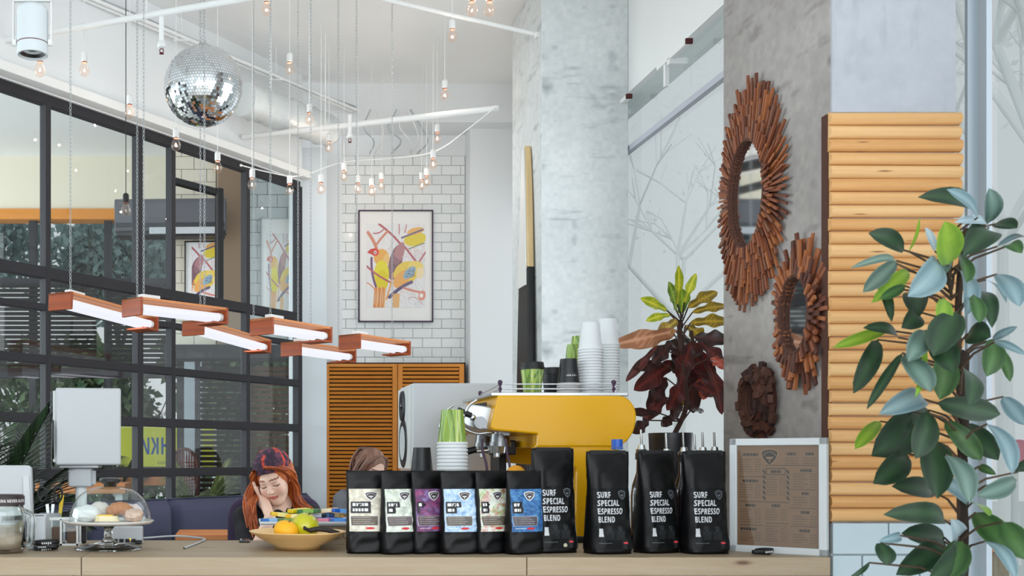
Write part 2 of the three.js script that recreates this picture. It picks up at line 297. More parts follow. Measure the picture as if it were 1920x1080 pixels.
function bush(label, x, z, r, h, n) {
  const t = thing('courtyard_bush', label, 'bush', [x, -.05, z], rr(0, 6)), st = []; for (let i = 0; i < 14; i++) st.push(rod(V(rr(-.2, .2), 0, rr(-.2, .2)), V(rr(-r, r) * .8, h * rr(.5, .95), rr(-r, r) * .8), .014, 5, .006));
  part(t, 'stems', st, dkBark); const lg = new THREE.BufferGeometry(); lg.setAttribute('position', new THREE.BufferAttribute(new Float32Array([0, 0, 0, .28, .45, .06, 0, 1, 0, -.28, .45, .06]), 3)); lg.setIndex([0, 1, 2, 0, 2, 3]); lg.computeVertexNormals();
  const im = new THREE.InstancedMesh(lg, bushLeaf, n), m = new THREE.Matrix4(), q = new THREE.Quaternion(), c = new THREE.Color();
  for (let i = 0; i < n; i++) { const a = rr(0, 6.283), k = Math.sqrt(rnd()), y = rnd(), w = r * (.75 + .35 * Math.sin(y * 3 + a)); q.setFromEuler(new THREE.Euler(rr(0, 6), rr(0, 6), rr(0, 6))); const s = rr(.07, .17); im.setMatrixAt(i, m.compose(V(Math.cos(a) * w * k, .1 + y * h, Math.sin(a) * w * k), q, V(s, s, s))); im.setColorAt(i, c.setHSL(.24 + .09 * rnd(), .25 + .2 * rnd(), .08 + .16 * rnd())); }
  im.name = 'foliage'; im.userData.kind = 'stuff'; t.add(im);
}
const bushLeaf = new THREE.MeshPhysicalMaterial({ color: 0xffffff, roughness: .6, transmission: .2, thickness: 0 });
bush('dense dark bush in the courtyard above the yellow banner', -1.7, -11.4, 1.15, 2.4, 8500);
bush('dense dark bush in the courtyard right of the pale square column', .1, -11.2, .9, 2.5, 6000);
bush('dense dark bush in the courtyard at the far left of the partition', -3.6, -11.4, 1.25, 2.5, 9500);

// ---------------------------------------------------------------- the counter
const TOP = 1.0, onTop = (px, py) => at(px, py, F * (EYE - TOP) / (py - CY)).setY(TOP);   // a spot on the counter top
{
  const t = thing('counter', 'long pale pine bar counter with jointed boards running across the foreground', 'counter');
  // top boards and front boards, joint by joint
  [[-1.7, -.42], [-.42, .8], [.8, 1.632]].forEach(([a, b], i) => part(t, 'top_board', uvm(box(b - a - .002, .05, .61, (a + b) / 2, TOP - .025, -3.225, .002), 'x', [i * .37, i * .21]), mat.pine));
  [[-1.7, -.442], [-.442, -.155], [-.155, .8145], [.8145, 1.632]].forEach(([a, b], i) => part(t, 'front_board', uvm(box(b - a - .002, .17, .03, (a + b) / 2, TOP - .135, -2.94, .002), 'x', [i * .53 + .1, i * .31]), mat.pinePale));
  part(t, 'base', [uvm(box(3.3, .8, .5, -.034, .4, -3.24))], mat.wallWhite);
}
{
  const t = thing('service_counter', 'white service counter behind the bags carrying the yellow espresso machine', 'counter');
  part(t, 'worktop', uvm(box(.98, .04, 1.0, 1.1, .98, -4.06, .004)), mat.pine); part(t, 'base', box(.94, .96, .96, 1.1, .48, -4.06), mat.wallWhite);
}

// ---------------------------------------------------------------- coffee bags
function bagShape(w, h, d, topD, seed, n = 26, m = 34, pinch = .1) {   // a standing pouch: full at the bottom, flat at the seal
  const pos = [], idx = [], uv = [];
  const ring = (t, i) => {
    const a = i / n * Math.PI * 2, cs = Math.cos(a), sn = Math.sin(a), e = .32 + .5 * t;
    const hw = w / 2 * (1 - pinch * Math.sin(Math.PI * Math.min(1, t * 1.05)) * .35 - (t < .04 ? .05 : 0)), hd = d / 2 * (1 - t) ** .75 * (t < .04 ? .93 : 1) + topD / 2;
    const x = Math.sign(cs) * Math.abs(cs) ** (e < .6 ? .55 : .7) * hw, wr = (vnoise(i * .55, t * 9, seed, [15, 99]) - .5) * .010 + (vnoise(i * 1.3 + t * 4, t * 17, seed + 3, [99, 99]) - .5) * .005;
    const z = Math.sign(sn) * Math.abs(sn) ** .6 * Math.max(.0015, hd + wr * Math.min(1, hd * 60) * (t > .03 ? 1 : 0));
    return [x, t * h, z];
  };
  for (let k = 0; k <= m; k++) for (let i = 0; i <= n; i++) { const p = ring(k / m, i % n); pos.push(...p); uv.push(i / n, k / m); }
  for (let k = 0; k < m; k++) for (let i = 0; i < n; i++) { const a = k * (n + 1) + i, b = a + n + 1; idx.push(a, b, a + 1, a + 1, b, b + 1); }
  for (const k of [0, m]) { const c = pos.length / 3; pos.push(0, k ? h : 0, 0); uv.push(.5, .5); for (let i = 0; i < n; i++) { const a = k * (n + 1) + i; k ? idx.push(a, c, a + 1) : idx.push(a, a + 1, c); } }
  const g = new THREE.BufferGeometry(); g.setAttribute('position', new THREE.Float32BufferAttribute(pos, 3)); g.setAttribute('uv', new THREE.Float32BufferAttribute(uv, 2)); g.setIndex(idx); g.computeVertexNormals();
  return { g, front: (x, t) => { // front face at x (-1..1)
    const hw0 = w / 2; let best = 0; for (let i = 0; i < 200; i++) { const a = i / 200 * Math.PI, n2 = a / (Math.PI * 2) * n, p = ring(t, n2), q = ring(t, n2 + .12); if ((p[0] - x * hw0) * (q[0] - x * hw0) <= 0) { best = (p[2] + q[2]) / 2; break; } best = Math.max(best, 0); } return best; } };
}
function patch(front, x0, x1, t0, t1, w, h, lift = .0016, nx = 14, ny = 16) {
  const g = new THREE.PlaneGeometry(1, 1, nx, ny), p = g.attributes.position;
  for (let i = 0; i < p.count; i++) { const u = p.getX(i) + .5, v = p.getY(i) + .5, x = x0 + (x1 - x0) * u, t = t0 + (t1 - t0) * v; p.setXYZ(i, x * w / 2, t * h, front(x, t) + lift); }
  g.computeVertexNormals(); return g;
}
function emblem(g, x, y, s, fill, line) {   // the rounded shield with a ring of small marks
  g.save(); g.translate(x, y); g.scale(s, s); g.beginPath(); g.moveTo(-1, -.55); g.quadraticCurveTo(0, -1.15, 1, -.55); g.quadraticCurveTo(1.05, .35, 0, 1.05); g.quadraticCurveTo(-1.05, .35, -1, -.55); g.closePath();
  g.fillStyle = fill; g.fill(); g.lineWidth = .16; g.strokeStyle = line; g.stroke(); g.fillStyle = line;
  for (let i = 0; i < 9; i++) { const a = Math.PI * (1.1 + .8 * i / 8); g.fillRect(Math.cos(a) * .72 - .05, Math.sin(a) * .55 - .1 + .05, .1, .18); }
  g.beginPath(); g.moveTo(-.5, .05); g.lineTo(.5, .05); g.lineTo(.28, .32); g.lineTo(-.28, .32); g.closePath(); g.fill(); g.fillRect(-.08, .38, .16, .3); g.restore();
}
function bars(g, x, y, w, h, col, seed, wd = 3) { g.fillStyle = col; let q = x, k = 0; while (q < x + w - 2) { const a = wd * (1 + 2 * hash(k, 5, seed)); g.fillRect(q, y, Math.min(a, x + w - q), h); q += a + wd * .5; k++; } }
function smallLabel(c1, c2, c3, s, bx, wide) {
  return canvasTex(192, 288, (g, w, h) => {
    g.fillStyle = c1; g.fillRect(0, 0, w, h);
    for (let i = 0; i < 260; i++) { g.globalAlpha = .28; g.fillStyle = [c2, c3, c1][Math.floor(hash(i, 1, s) * 3)]; g.beginPath(); g.ellipse(hash(i, 2, s) * w, hash(i, 3, s) * h, 4 + 26 * hash(i, 4, s), 3 + 12 * hash(i, 5, s), hash(i, 6, s) * 3, 0, 7); g.fill(); }
    g.globalAlpha = 1; emblem(g, w * .6, h * .16, 32, '#3a3138', '#e6e6e2');
    g.fillStyle = '#171319'; g.fillRect(8, h * .3, wide, 38); g.fillRect(8, h * .3 + 38, wide - (bx ? 26 : 0), 40);
    bars(g, 18, h * .3 + 10, wide - 24, 20, '#e4e4e0', s, 8); bars(g, 18, h * .3 + 46, wide - (bx ? 50 : 24), 20, '#e4e4e0', s + 1, 8);
    g.globalAlpha = .88; g.fillStyle = s % 2 ? '#4b3d42' : '#50443a'; g.fillRect(8, h * .64, w * .72, h * .22); g.globalAlpha = 1; g.strokeStyle = '#c9c9c4'; g.lineWidth = 2; g.strokeRect(8, h * .64, w * .72, h * .22);
    for (let i = 0; i < 4; i++) bars(g, 18, h * .67 + i * 13, w * (.45 + .15 * hash(i, 8, s)), 3, '#b9b2aa', s + i, 4);
    g.fillStyle = '#c3242c'; g.beginPath(); g.ellipse(w * .55, h * .925, 24, 8, 0, 0, 7); g.fill(); bars(g, 16, h * .915, 60, 4, '#e9e9e4', s + 20, 4);
  });
}
const bagMat = MP(0x050506, .42, { specularIntensity: .55 });
{
  const S = bagShape(.118, .236, .054, .006, 3), label = [
    ['pale beige patterned label', '#d6cfbd', '#a89f8a', '#e9e6da', 12, 0, 104, 'leftmost small black coffee pouch, wearing the pale beige label'],
    ['grey-green marbled label', '#cdd2c4', '#8e9a8c', '#eceee6', 13, 1, 74, 'small black coffee pouch with grey-green marbled label, second from the left'],
    ['purple floral label', '#5e3560', '#a8456e', '#9aa6d6', 15, 1, 40, 'small black coffee pouch with the purple and magenta floral label'],
    ['light blue watercolour label', '#a9c3dc', '#4c78a8', '#e6eef6', 14, 1, 84, 'small black coffee pouch with light blue and white watercolour label'],
    ['red, white and green label', '#d6d8cc', '#c0504a', '#7f9a48', 16, 0, 46, 'small black coffee pouch with red, white and green label'],
    ['deep blue label', '#2f5f96', '#123a66', '#6fb2e0', 17, 0, 60, 'small black coffee pouch with deep blue label, last of the small pouches'],
  ], px = [687, 748, 803, 861, 922, 982], tw = [.1, .42, .46, .26, .46, .38];
  label.forEach(([ln, a, b, c, s, bx, wide, text], i) => {
    const p = onTop(px[i], 1037 + (i % 2)), t = thing('coffee_pouch', text, 'coffee bag', [p.x, TOP, p.z], tw[i], 'small coffee pouches in a row on the counter');
    part(t, 'pouch', S.g, bagMat);
    part(t, 'label', patch(S.front, -.9, .9, .27, .78, .118, .236), M(0xffffff, .5, { map: smallLabel(a, b, c, s, bx, wide) }), ln);
    part(t, 'seal', box(.104, .016, .0045, 0, .228, 0, .001), mat.blackMatte);
  });
}
{
  const S = bagShape(.134, .291, .082, .010, 9, 30, 40, .25);
  const print = canvasTex(512, 768, (g, w, h) => {
    g.fillStyle = '#08090a'; g.fillRect(0, 0, w, h); g.fillStyle = '#c9cace'; g.font = 'bold 104px sans-serif';
    ['SURF', 'SPECIAL', 'ESPRESSO', 'BLEND'].forEach((s, i) => { g.save(); g.translate(40, 120 + i * 104); g.scale([.78, .78, .74, .76][i], 1); g.fillText(s, 0, 0); g.restore(); });
    emblem(g, 410, 80, 56, '#101114', '#6d7076'); g.fillStyle = '#c6c8ca'; g.fillRect(40, 508, 66, 104);
    g.globalAlpha = .6; for (let k = 0; k < 2; k++) { emblem(g, 200 + k * 150, 510, 30, '#101114', '#5d6066'); for (let i = 0; i < 8; i++) bars(g, 145 + k * 150, 545 + i * 14, 118, 4, '#5d6066', i + k * 9, 6); } g.globalAlpha = 1;
    bars(g, 40, 690, 190, 6, '#77797d', 4, 5); g.fillStyle = '#c93a3f'; g.beginPath(); g.ellipse(430, 690, 28, 12, 0, 0, 7); g.fill();
  });
  const pm = MP(0xffffff, .45, { map: print, specularIntensity: .4 }), txt = ['large black espresso blend bag next to the deep blue labelled pouch', 'large black espresso blend bag standing alone in front of the yellow machine leg', 'large black espresso blend bag, third of the four, partly behind the last bag', 'large black espresso blend bag at the end of the row beside the framed menu'];
  [[1043, .28, 1.03], [1139, .22, 1], [1238, .4, 1], [1320, .16, 1]].forEach(([x, tw, s], i) => {
    const p = onTop(x, 1037), t = thing('espresso_bag', txt[i], 'coffee bag', [p.x, TOP, p.z - (i === 2 ? .03 : i ? 0 : .035)], tw, 'large espresso bags in a row on the counter');
    part(t, 'bag', S.g, bagMat); part(t, 'front_print', patch(S.front, -.86, .72, .05, .64, .134, .291, .0018, 18, 22), pm);
    part(t, 'folded_top', [box(.112, .02, .011, 0, .284, .001, .003)], mat.blackMatte); t.scale.setScalar(s);
    if (!i) part(t, 'round_sticker', new THREE.CircleGeometry(.006, 16).translate(.012, .022, S.front(.2, .075) + .0035), M(0xb9b49a, .6));
  });
}

// ---------------------------------------------------------------- framed menu
{
  const a = at(1370, 1033, 3.12), b = at(1552, 1048, 2.945), w = Math.hypot(b.x - a.x, b.z - a.z), h = .328;
  const t = thing('framed_menu', 'white framed brown kraft-paper price list leaning by the timber-clad pillar', 'menu', [a.x, TOP, a.z], -Math.atan2(b.z - a.z, b.x - a.x));
  const f = .02, d = .024;
  part(t, 'frame', [box(w, f, d, w / 2, f / 2, 0, .002), box(w, f, d, w / 2, h - f / 2, 0, .002), box(f, h, d, f / 2, h / 2, 0, .002), box(f, h, d, w - f / 2, h / 2, 0, .002)], mat.plasticWhite);
  const menu = canvasTex(640, 768, (g, w, h) => {
    g.fillStyle = '#7d5a42'; g.fillRect(0, 0, w, h); for (let i = 0; i < 900; i++) { g.globalAlpha = .06; g.fillStyle = hash(i, 1, 3) > .5 ? '#5e4029' : '#b08a66'; g.fillRect(hash(i, 2, 3) * w, hash(i, 3, 3) * h, 20, 2); } g.globalAlpha = 1;
    const ink = '#2c211b', head = (x, y, ww, s) => bars(g, x - ww / 2, y, ww, 20, ink, s, 9), rows = (x, y, n, ww, s) => { for (let i = 0; i < n; i++) { bars(g, x, y + i * 19, ww * (.4 + .25 * hash(i, 4, s)), 5, '#4a372b', s + i, 5); bars(g, x + ww - 46, y + i * 19, 18, 5, '#4a372b', i, 4); bars(g, x + ww - 20, y + i * 19, 18, 5, '#4a372b', i + 3, 4); } }, rule = (x, y, ww) => { g.fillStyle = ink; g.fillRect(x, y, ww, 4); };
    emblem(g, 258, 84, 66, ink, '#8a6549'); head(105, 60, 120, 1); rows(20, 104, 6, 170, 2); rule(14, 238, 190); head(105, 262, 126, 3); rows(20, 300, 6, 170, 4); rule(14, 428, 190); head(105, 450, 80, 5); rows(20, 490, 6, 170, 6); rule(14, 610, 190); head(90, 632, 130, 7); rows(20, 668, 4, 170, 8);
    head(430, 56, 70, 9); head(570, 56, 66, 10); rows(380, 96, 3, 100, 11); rows(520, 96, 3, 100, 12); rule(230, 150, 390); head(540, 180, 84, 13); rows(440, 214, 6, 180, 14); rule(420, 330, 200); head(535, 352, 56, 15); rows(440, 388, 4, 180, 16); rule(420, 470, 200); head(535, 492, 68, 17); rows(440, 532, 4, 180, 18); rule(420, 606, 200); head(530, 630, 80, 19); rows(440, 668, 4, 180, 20);
    g.strokeStyle = ink; g.lineWidth = 5; g.strokeRect(232, 176, 150, 46); head(307, 190, 76, 21); rows(234, 240, 8, 150, 22); for (let k = 0; k < 6; k++) { g.fillStyle = ink; for (const x of [206, 392]) { g.beginPath(); g.moveTo(x, 180 + k * 40); g.lineTo(x + 20, 200 + k * 40); g.lineTo(x + 20, 222 + k * 40); g.lineTo(x, 202 + k * 40); g.fill(); } } rule(206, 430, 206); head(310, 448, 66, 23); rows(226, 486, 5, 170, 24); rule(226, 590, 180); rows(226, 612, 7, 170, 25);
  });
  part(t, 'price_list', new THREE.PlaneGeometry(w - 2 * f, h - 2 * f).translate(w / 2, h / 2, .004), M(0xffffff, .7, { map: menu }));
  part(t, 'glass', new THREE.PlaneGeometry(w - 2 * f, h - 2 * f).translate(w / 2, h / 2, .008), mat.glass); part(t, 'backing', box(w - .01, h - .01, .006, w / 2, h / 2, -.008), mat.plastic);
}
function bandHeap(name, label, p, n, r, turn = 0, txt) {
  const t = thing(name, label, 'wristbands', p, turn); const bm = M(0x141416, .6);
  for (let i = 0; i < n; i++) {
    const pts = []; for (let k = 0; k < 18; k++) { const a = k / 18 * Math.PI * 2; pts.push(V(Math.cos(a) * r, .006 + .0045 * i + Math.sin(a + i) * .0, Math.sin(a) * r * .55)); }
    const g = tube(pts, 1, 40, 4, true), c = new THREE.CatmullRomCurve3(pts, true), gp = g.attributes.position;
    for (let k = 0; k < gp.count; k++) { const s = Math.floor(k / 5) / 40 % 1, q = c.getPointAt(s), e = V(gp.getX(k), gp.getY(k), gp.getZ(k)).sub(q); gp.setXYZ(k, q.x + e.x * .0012, q.y + e.y * .0055, q.z + e.z * .0012); }
    g.computeVertexNormals(); const m = part(t, 'band', g, bm); m.rotation.set(rr(-.05, .12), rr(-.6, .6), rr(-.06, .1)); m.position.set(rr(-.006, .006), .0008, rr(-.006, .006));
    const l = []; for (let k = 0; k < 5; k++) l.push(box(.0035, .005, .0006, -.012 + k * .006, .006 + .0045 * i, r * .55 + .0016)); const lm = part(m, 'lettering', l, M(0xcfcfcf, .6));
  }
  return t;
}
{ const p = onTop(1429, 1040); bandHeap('wristband', 'flat loop of black wristband lying before the framed menu', [p.x, TOP, p.z], 2, .03); }

// ---------------------------------------------------------------- espresso machine and what stands on it
const cupGeo = lathe([[0, 0], [.028, 0], [.0385, .092], [.041, .094], [.041, .097], [.037, .097], [.0365, .094], [.027, .003], [0, .003]].map(([x, y]) => [x, .097 - y]), 28);   // a paper cup upside down
const cupRim = (y) => lathe([[.038, y], [.0412, y], [.0412, y + .0065], [.038, y + .0065]], 28);
const green = canvasTex(512, 256, (g, w, h) => {
  g.fillStyle = '#7f9a3c'; g.fillRect(0, 0, w, h);
  for (let i = 0; i < 150; i++) { g.globalAlpha = .5; g.strokeStyle = ['#4f7a2a', '#a9bf4a', '#d3d9a0', '#365c22', '#c5cf62', '#8fb38a'][Math.floor(hash(i, 1, 5) * 6)]; g.lineWidth = 3 + 12 * hash(i, 2, 5); const x = hash(i, 3, 5) * w, y = hash(i, 4, 5) * h, a = -.9 + hash(i, 5, 5) * 1.8; g.beginPath(); g.moveTo(x, y); g.quadraticCurveTo(x + 40 * Math.cos(a), y + 60, x + 90 * Math.sin(a), y + 60 + 80 * hash(i, 6, 5)); g.stroke(); }
  g.globalAlpha = 1;
});
const cupWhite = M(0xd4d7d8, .6), cupBlack = M(0x141417, .45), cupGreen = M(0xffffff, .5, { map: green }), cupCream = M(0xe8e4d6, .6);
const cupBody = lathe([[0, .094], [.028, .0935], [.029, .0935], [.0385, .002], [.037, .002], [.028, .09], [0, .09]], 28);
function cupStack(label, p, n, topMat, ringMat, group, s = 1, printed = false) {   // a nest of upturned cups: each rim shows
  const t = thing('cup_stack', label, 'paper cups', p, rr(0, 6), group);
  for (let i = 0; i < n; i++) { const g = i === n - 1 ? cupBody : null, m = part(t, 'cup', g ?? lathe([[.0362, .012], [.0385, .002], [.0412, .0015], [.0412, .0075], [.0386, .0082], [.0368, .017]], 28), i === n - 1 ? topMat : ringMat); m.position.y = i * .0098; if (g) { const r = part(m, 'rim', cupRim(.0005), ringMat); } }
  if (printed) { t.rotation.y = 0; const tx = canvasTex(256, 96, (g, w, h) => { g.fillStyle = '#141417'; g.fillRect(0, 0, w, h); bars(g, 60, 20, 140, 20, '#d0d0d0', 3, 9); bars(g, 40, 56, 180, 20, '#d0d0d0', 4, 9); }); part(t, 'print', new THREE.CylinderGeometry(.0331, .0361, .026, 20, 1, true, -.75, 1.5).translate(0, (n - 1) * .0098 + .038, 0), M(0xffffff, .5, { map: tx })); }
  t.scale.setScalar(s); return t;
}
function lidCup(name, label, p, bodyMat, group) {
  const t = thing(name, label, 'paper cup', p, rr(0, 6), group);
  part(t, 'cup', lathe([[0, 0], [.03, 0], [.0405, .092], [.039, .092], [.029, .003], [0, .003]], 28), bodyMat);
  part(t, 'lid', lathe([[.0425, .088], [.0435, .089], [.0435, .096], [.041, .099], [.04, .112], [.0375, .115], [.036, .112], [0, .112]], 28), mat.black);
  return t;
}
{
  const Z0 = 3.42, S = Z0 / F, L = .46, tx = 1060, X = (px) => (px - tx) * S, Y = (py) => (1042 - py) * S;   // profile of its end panel, front at Z0
  const base = at(tx, 1042, Z0), t = thing('espresso_machine', 'bright yellow espresso machine with chrome group heads and cups on top', 'espresso machine', [base.x, TOP, base.z]);
  const y0 = EYE - (1042 - CY) * S - TOP;   // the machine's zero line relative to the counter top
  const P2 = (px, py, r) => [X(px), Y(py) + y0, r];
  const body = roundShape([P2(934, 741, .006), P2(1176, 742, .03), P2(1196, 770, .04), P2(1190, 812, .05), P2(1166, 838, .03), P2(1006, 838, .004), P2(1008, 814, .004), P2(918, 806, .02)], .02);
  part(t, 'side_panel', ext(body, .04, .006, 20).translate(0, 0, -.04), mat.yellow);
  part(t, 'body', ext(body, L - .08, .003, 20).translate(0, 0, -L + .04), mat.yellow); part(t, 'side_panel', ext(body, .04, .006, 20).translate(0, 0, -L), mat.yellow);
  const skirt = roundShape([P2(1004, 832), P2(1168, 832), P2(1152, 866, .02), P2(1116, 874, .02), P2(1110, 1010, .01), P2(1080, 1010, .01), P2(1082, 874, .02), P2(1004, 868, .01)], .01);
  part(t, 'leg', ext(skirt, .05, .006, 12).translate(0, 0, -.055), mat.yellow); part(t, 'leg', ext(skirt, .05, .006, 12).translate(0, 0, -L + .01), mat.yellow);
  part(t, 'foot', box(.3, .02, L, X(1090), .011, -L / 2, .004), mat.black);
  part(t, 'drip_tray', box(.36, .05, L - .14, X(985), .075, -L / 2, .006), mat.steel);
  for (const z of [-.12, -L + .12]) part(t, 'tray_leg', cyl(.018, .022, .05, X(930), .026, z), mat.black);
  // top plate and cup rails
  part(t, 'cup_tray', box(.44, .012, L - .02, X(1052), Y(741) + y0 + .004, -L / 2, .003), mat.steel);
  const XR = (px, z) => (px - CX) / F * (Z0 - z) - base.x; const rails = [], posts = []; const ry = [737, 728, 719].map((p) => Y(p) + y0);
  for (const y of ry) rails.push(rod(V(X(942), y, -.03), V(X(1157), y, -.03), .0026), rod(V(XR(897, -L), y - .01, -L + .03), V(XR(1150, -L), y - .01, -L + .03), .0026), rod(V(X(942), y, -.03), V(XR(897, -L), y - .01, -L + .03), .0026), rod(V(X(1157), y, -.03), V(XR(1150, -L), y - .01, -L + .03), .0026));
  part(t, 'rail', rails, mat.steel);
  for (const [px, z, dy] of [[X(942), -.03, 0], [X(1157), -.03, 0], [XR(897, -L), -L + .03, -.01], [XR(1150, -L), -L + .03, -.01]]) part(t, 'rail_post', [rod(V(px, Y(745) + y0 + dy, z), V(px, ry[2] + dy + .004, z), .0035), ...ry.map((y) => ball(.0062, px, y + dy, z, 12, 8)), ball(.008, px, ry[2] + dy + .006, z, 12, 8)], mat.purple);
  // group side: slanted housing, group heads, portafilters, steam wands
  part(t, 'group_housing', ext(roundShape([P2(930, 762), P2(930, 806), P2(884, 800, .02), P2(872, 790, .02), P2(888, 756, .012)], .008), L - .1, .004).translate(0, 0, -L + .05), M(0xc4c9cc, .35, { metalness: .6 })); part(t, 'chrome_loop', [-.045, -L + .045].map((z) => tube([P2(928, 810), P2(900, 812), P2(878, 803), P2(872, 794), P2(884, 760), P2(900, 748)].map(([x, y]) => V(x, y, z)), .004, 30, 8)), mat.steel);
  part(t, 'control_strip', ext(roundShape([P2(922, 752), P2(918, 784), P2(898, 780), P2(896, 756)], .004), L - .12, .003).translate(0, 0, -L + .06), mat.black);
  for (const z of [-.12, -.34]) {
    part(t, 'group_head', [cyl(.03, .034, .035, X(955), Y(822) + y0, z), cyl(.036, .036, .014, X(955), Y(832) + y0, z), cyl(.02, .02, .03, X(955), Y(806) + y0, z), box(.03, .016, .06, X(962), Y(812) + y0, z, .003)], mat.steelDark);
    const pf = part(t, 'portafilter', [cyl(.031, .027, .024, X(948), Y(842) + y0, z), rod(V(X(950), Y(842) + y0, z), V(X(905), Y(846) + y0, z), .006), box(.012, .022, .04, X(948), Y(852) + y0, z, .004)], mat.steel);
    part(pf, 'handle', rod(V(X(908), Y(842) + y0, z), V(X(868), Y(852) + y0, z), .011, 12, .013), mat.black);
    part(t, 'pressure_gauge', [cyl(.02, .02, .012, 0, 0, 0, 20).rotateX(Math.PI / 2).translate(X(903), Y(792) + y0, z + .1), cyl(.015, .015, .014, 0, 0, 0, 20).rotateX(Math.PI / 2).translate(X(903), Y(792) + y0, z + .1)], mat.steelDark); part(t, 'paddle', [ball(.015, X(893), Y(782) + y0, z + .06, 14, 10), rod(V(X(893), Y(782) + y0, z + .06), V(X(874), Y(770) + y0, z + .06), .007)], mat.steel);
  }
  part(t, 'lever', [rod(V(X(890), Y(778) + y0, -.05), V(X(864), Y(768) + y0, -.05), .009, 12, .012)], mat.black);
  for (const [a, b] of [[912, 922], [958, 966]]) part(t, 'steam_wand', tube([V(X(a), Y(822) + y0, -.06), V(X(a + 1), Y(845) + y0, -.06), V(X(b - 3), Y(872) + y0, -.05), V(X(b), Y(925) + y0, -.05)], .0042, 20, 8), mat.purple);
  part(t, 'rear_pipework', [box(.05, .05, .2, X(985), Y(838) + y0, -.3, .006), box(.03, .08, .12, X(992), Y(868) + y0, -.4, .006)], mat.black);
}
const trayY = TOP + (1042 - 741) * 3.42 / F + (EYE - (1042 - CY) * 3.42 / F - TOP) + .0105;
{
  const on = (px, Z) => { const p = at(px, 700, Z); return [p.x, trayY, p.z]; };
  lidCup('lidded_cup', 'green leaf-print takeaway cup with dark lid on top of the machine', on(998, 3.55), cupGreen, 'lidded cups on the machine').scale.setScalar(.93);
  lidCup('lidded_cup', 'plain black takeaway cup with black lid on top of the machine', on(1036, 3.7), cupBlack, 'lidded cups on the machine').scale.setScalar(.88);
  cupStack('short nest of upturned black cups on top of the machine', on(1066, 3.5), 4, cupBlack, M(0xb9b4b2, .5), 'upturned cups on the machine', .92, true);
  cupStack('tall nest of upturned white cups, the nearer and shorter white one', on(1107, 3.53), 16, cupWhite, cupWhite, 'upturned cups on the machine', .98);
  cupStack('tallest nest of upturned white cups, behind and right of the other white one', on(1139, 3.66), 19, cupWhite, cupWhite, 'upturned cups on the machine', .98);
  cupStack('nest of green leaf-print cups behind the black cups on the machine', on(1077, 3.66), 13, cupGreen, cupCream, 'upturned cups on the machine', .84);
  cupStack('pale green cups rising behind the tall white nests on the machine', on(1086, 3.77), 18, cupGreen, cupCream, 'upturned cups on the machine', .84);
}
// cups behind the pouches
{
  const a = onTop(791, 1018), b = onTop(848, 1025);
  cupStack('upturned black cup nest behind the purple labelled pouch', [a.x, TOP, a.z], 25, cupBlack, cupBlack, 'cups behind the pouches', .93);
  cupStack('green leaf-print cup on a tall nest of white cups behind the pouches', [b.x, TOP, b.z], 29, cupGreen, cupWhite, 'cups behind the pouches', 1.14);
}
// small things behind the bags
{
  const p = at(1157, 846, 3.2), t = thing('water_bottle', 'clear plastic water bottle with a blue cap behind the large bags', 'bottle', [p.x, TOP, p.z]);
  part(t, 'bottle', lathe([[0, 0], [.024, 0], [.026, .01], [.026, .19], [.022, .225], [.0125, .25], [.0125, .262], [0, .262]], 24), glassThin(0xdfeef6, .05)); part(t, 'water', lathe([[0, .003], [.022, .004], [.024, .012], [.024, .15], [0, .15]], 20), MP(0xdff0f8, .02, { transmission: 1, thickness: .04, ior: 1.33 }));
  t.scale.set(1.05, 1.18, 1.05); part(t, 'cap', [cyl(.0155, .0155, .02, 0, .268, 0, 24), cyl(.0165, .0165, .004, 0, .255, 0, 24)], M(0x1f56b4, .4));
}
{
  [[1203, 3.3, .285], [1250, 3.24, .272], [1282, 3.36, .278], [1303, 3.24, .268], [1318, 3.33, .278], [1340, 3.4, .28]].forEach(([px, Z, h], i) => {
    const p = at(px, 850, Z), t = thing('pourer_bottle', ['dark syrup bottle with a steel pourer nearest the blue-capped water bottle', 'dark syrup bottle with steel pourer, second along behind the last large bags', 'dark syrup bottle with steel pourer under the red croton plant', 'dark syrup bottle with steel pourer tucked behind its neighbour', 'dark syrup bottle with a steel pourer, fifth along behind the last bag', 'dark syrup bottle with steel pourer nearest to the framed menu'][i], 'bottle', [p.x, TOP, p.z], 0, 'syrup bottles behind the large bags');
    part(t, 'bottle', lathe([[0, 0], [.03, 0], [.032, .01], [.032, h * .55], [.028, h * .66], [.0155, h * .8], [.0145, h], [.017, h + .002], [.017, h + .014], [0, h + .014]], 24), MP(0x1c0e14, .15, { clearcoat: .8 }));
    part(t, 'pourer', [cyl(.009, .013, .016, 0, h + .02, 0, 14), rod(V(0, h + .025, 0), V(-.004, h + .075, .004), .0042, 8, .0035)], mat.steel); part(t, 'collar', cyl(.0185, .0185, .02, 0, h - .008, 0, 20), mat.black);
  });
}
{ const p = at(1088 - 120, 866, 3.38); const t = thing('orange_squeezer', 'small orange fruit on a steel stand, half seen under the group heads', 'squeezer', [at(967, 885, 3.3).x, TOP, -3.3]); t.scale.y = 1.1;
  part(t, 'fruit', new THREE.SphereGeometry(.03, 20, 14, 0, 6.3, 0, 1.6).scale(1, .9, 1).translate(0, .2, 0), M(0xe09a18, .5)); part(t, 'stand', lathe([[0, 0], [.03, 0], [.03, .006], [.008, .02], [.008, .17], [.03, .2], [0, .2]], 20), mat.steel); }
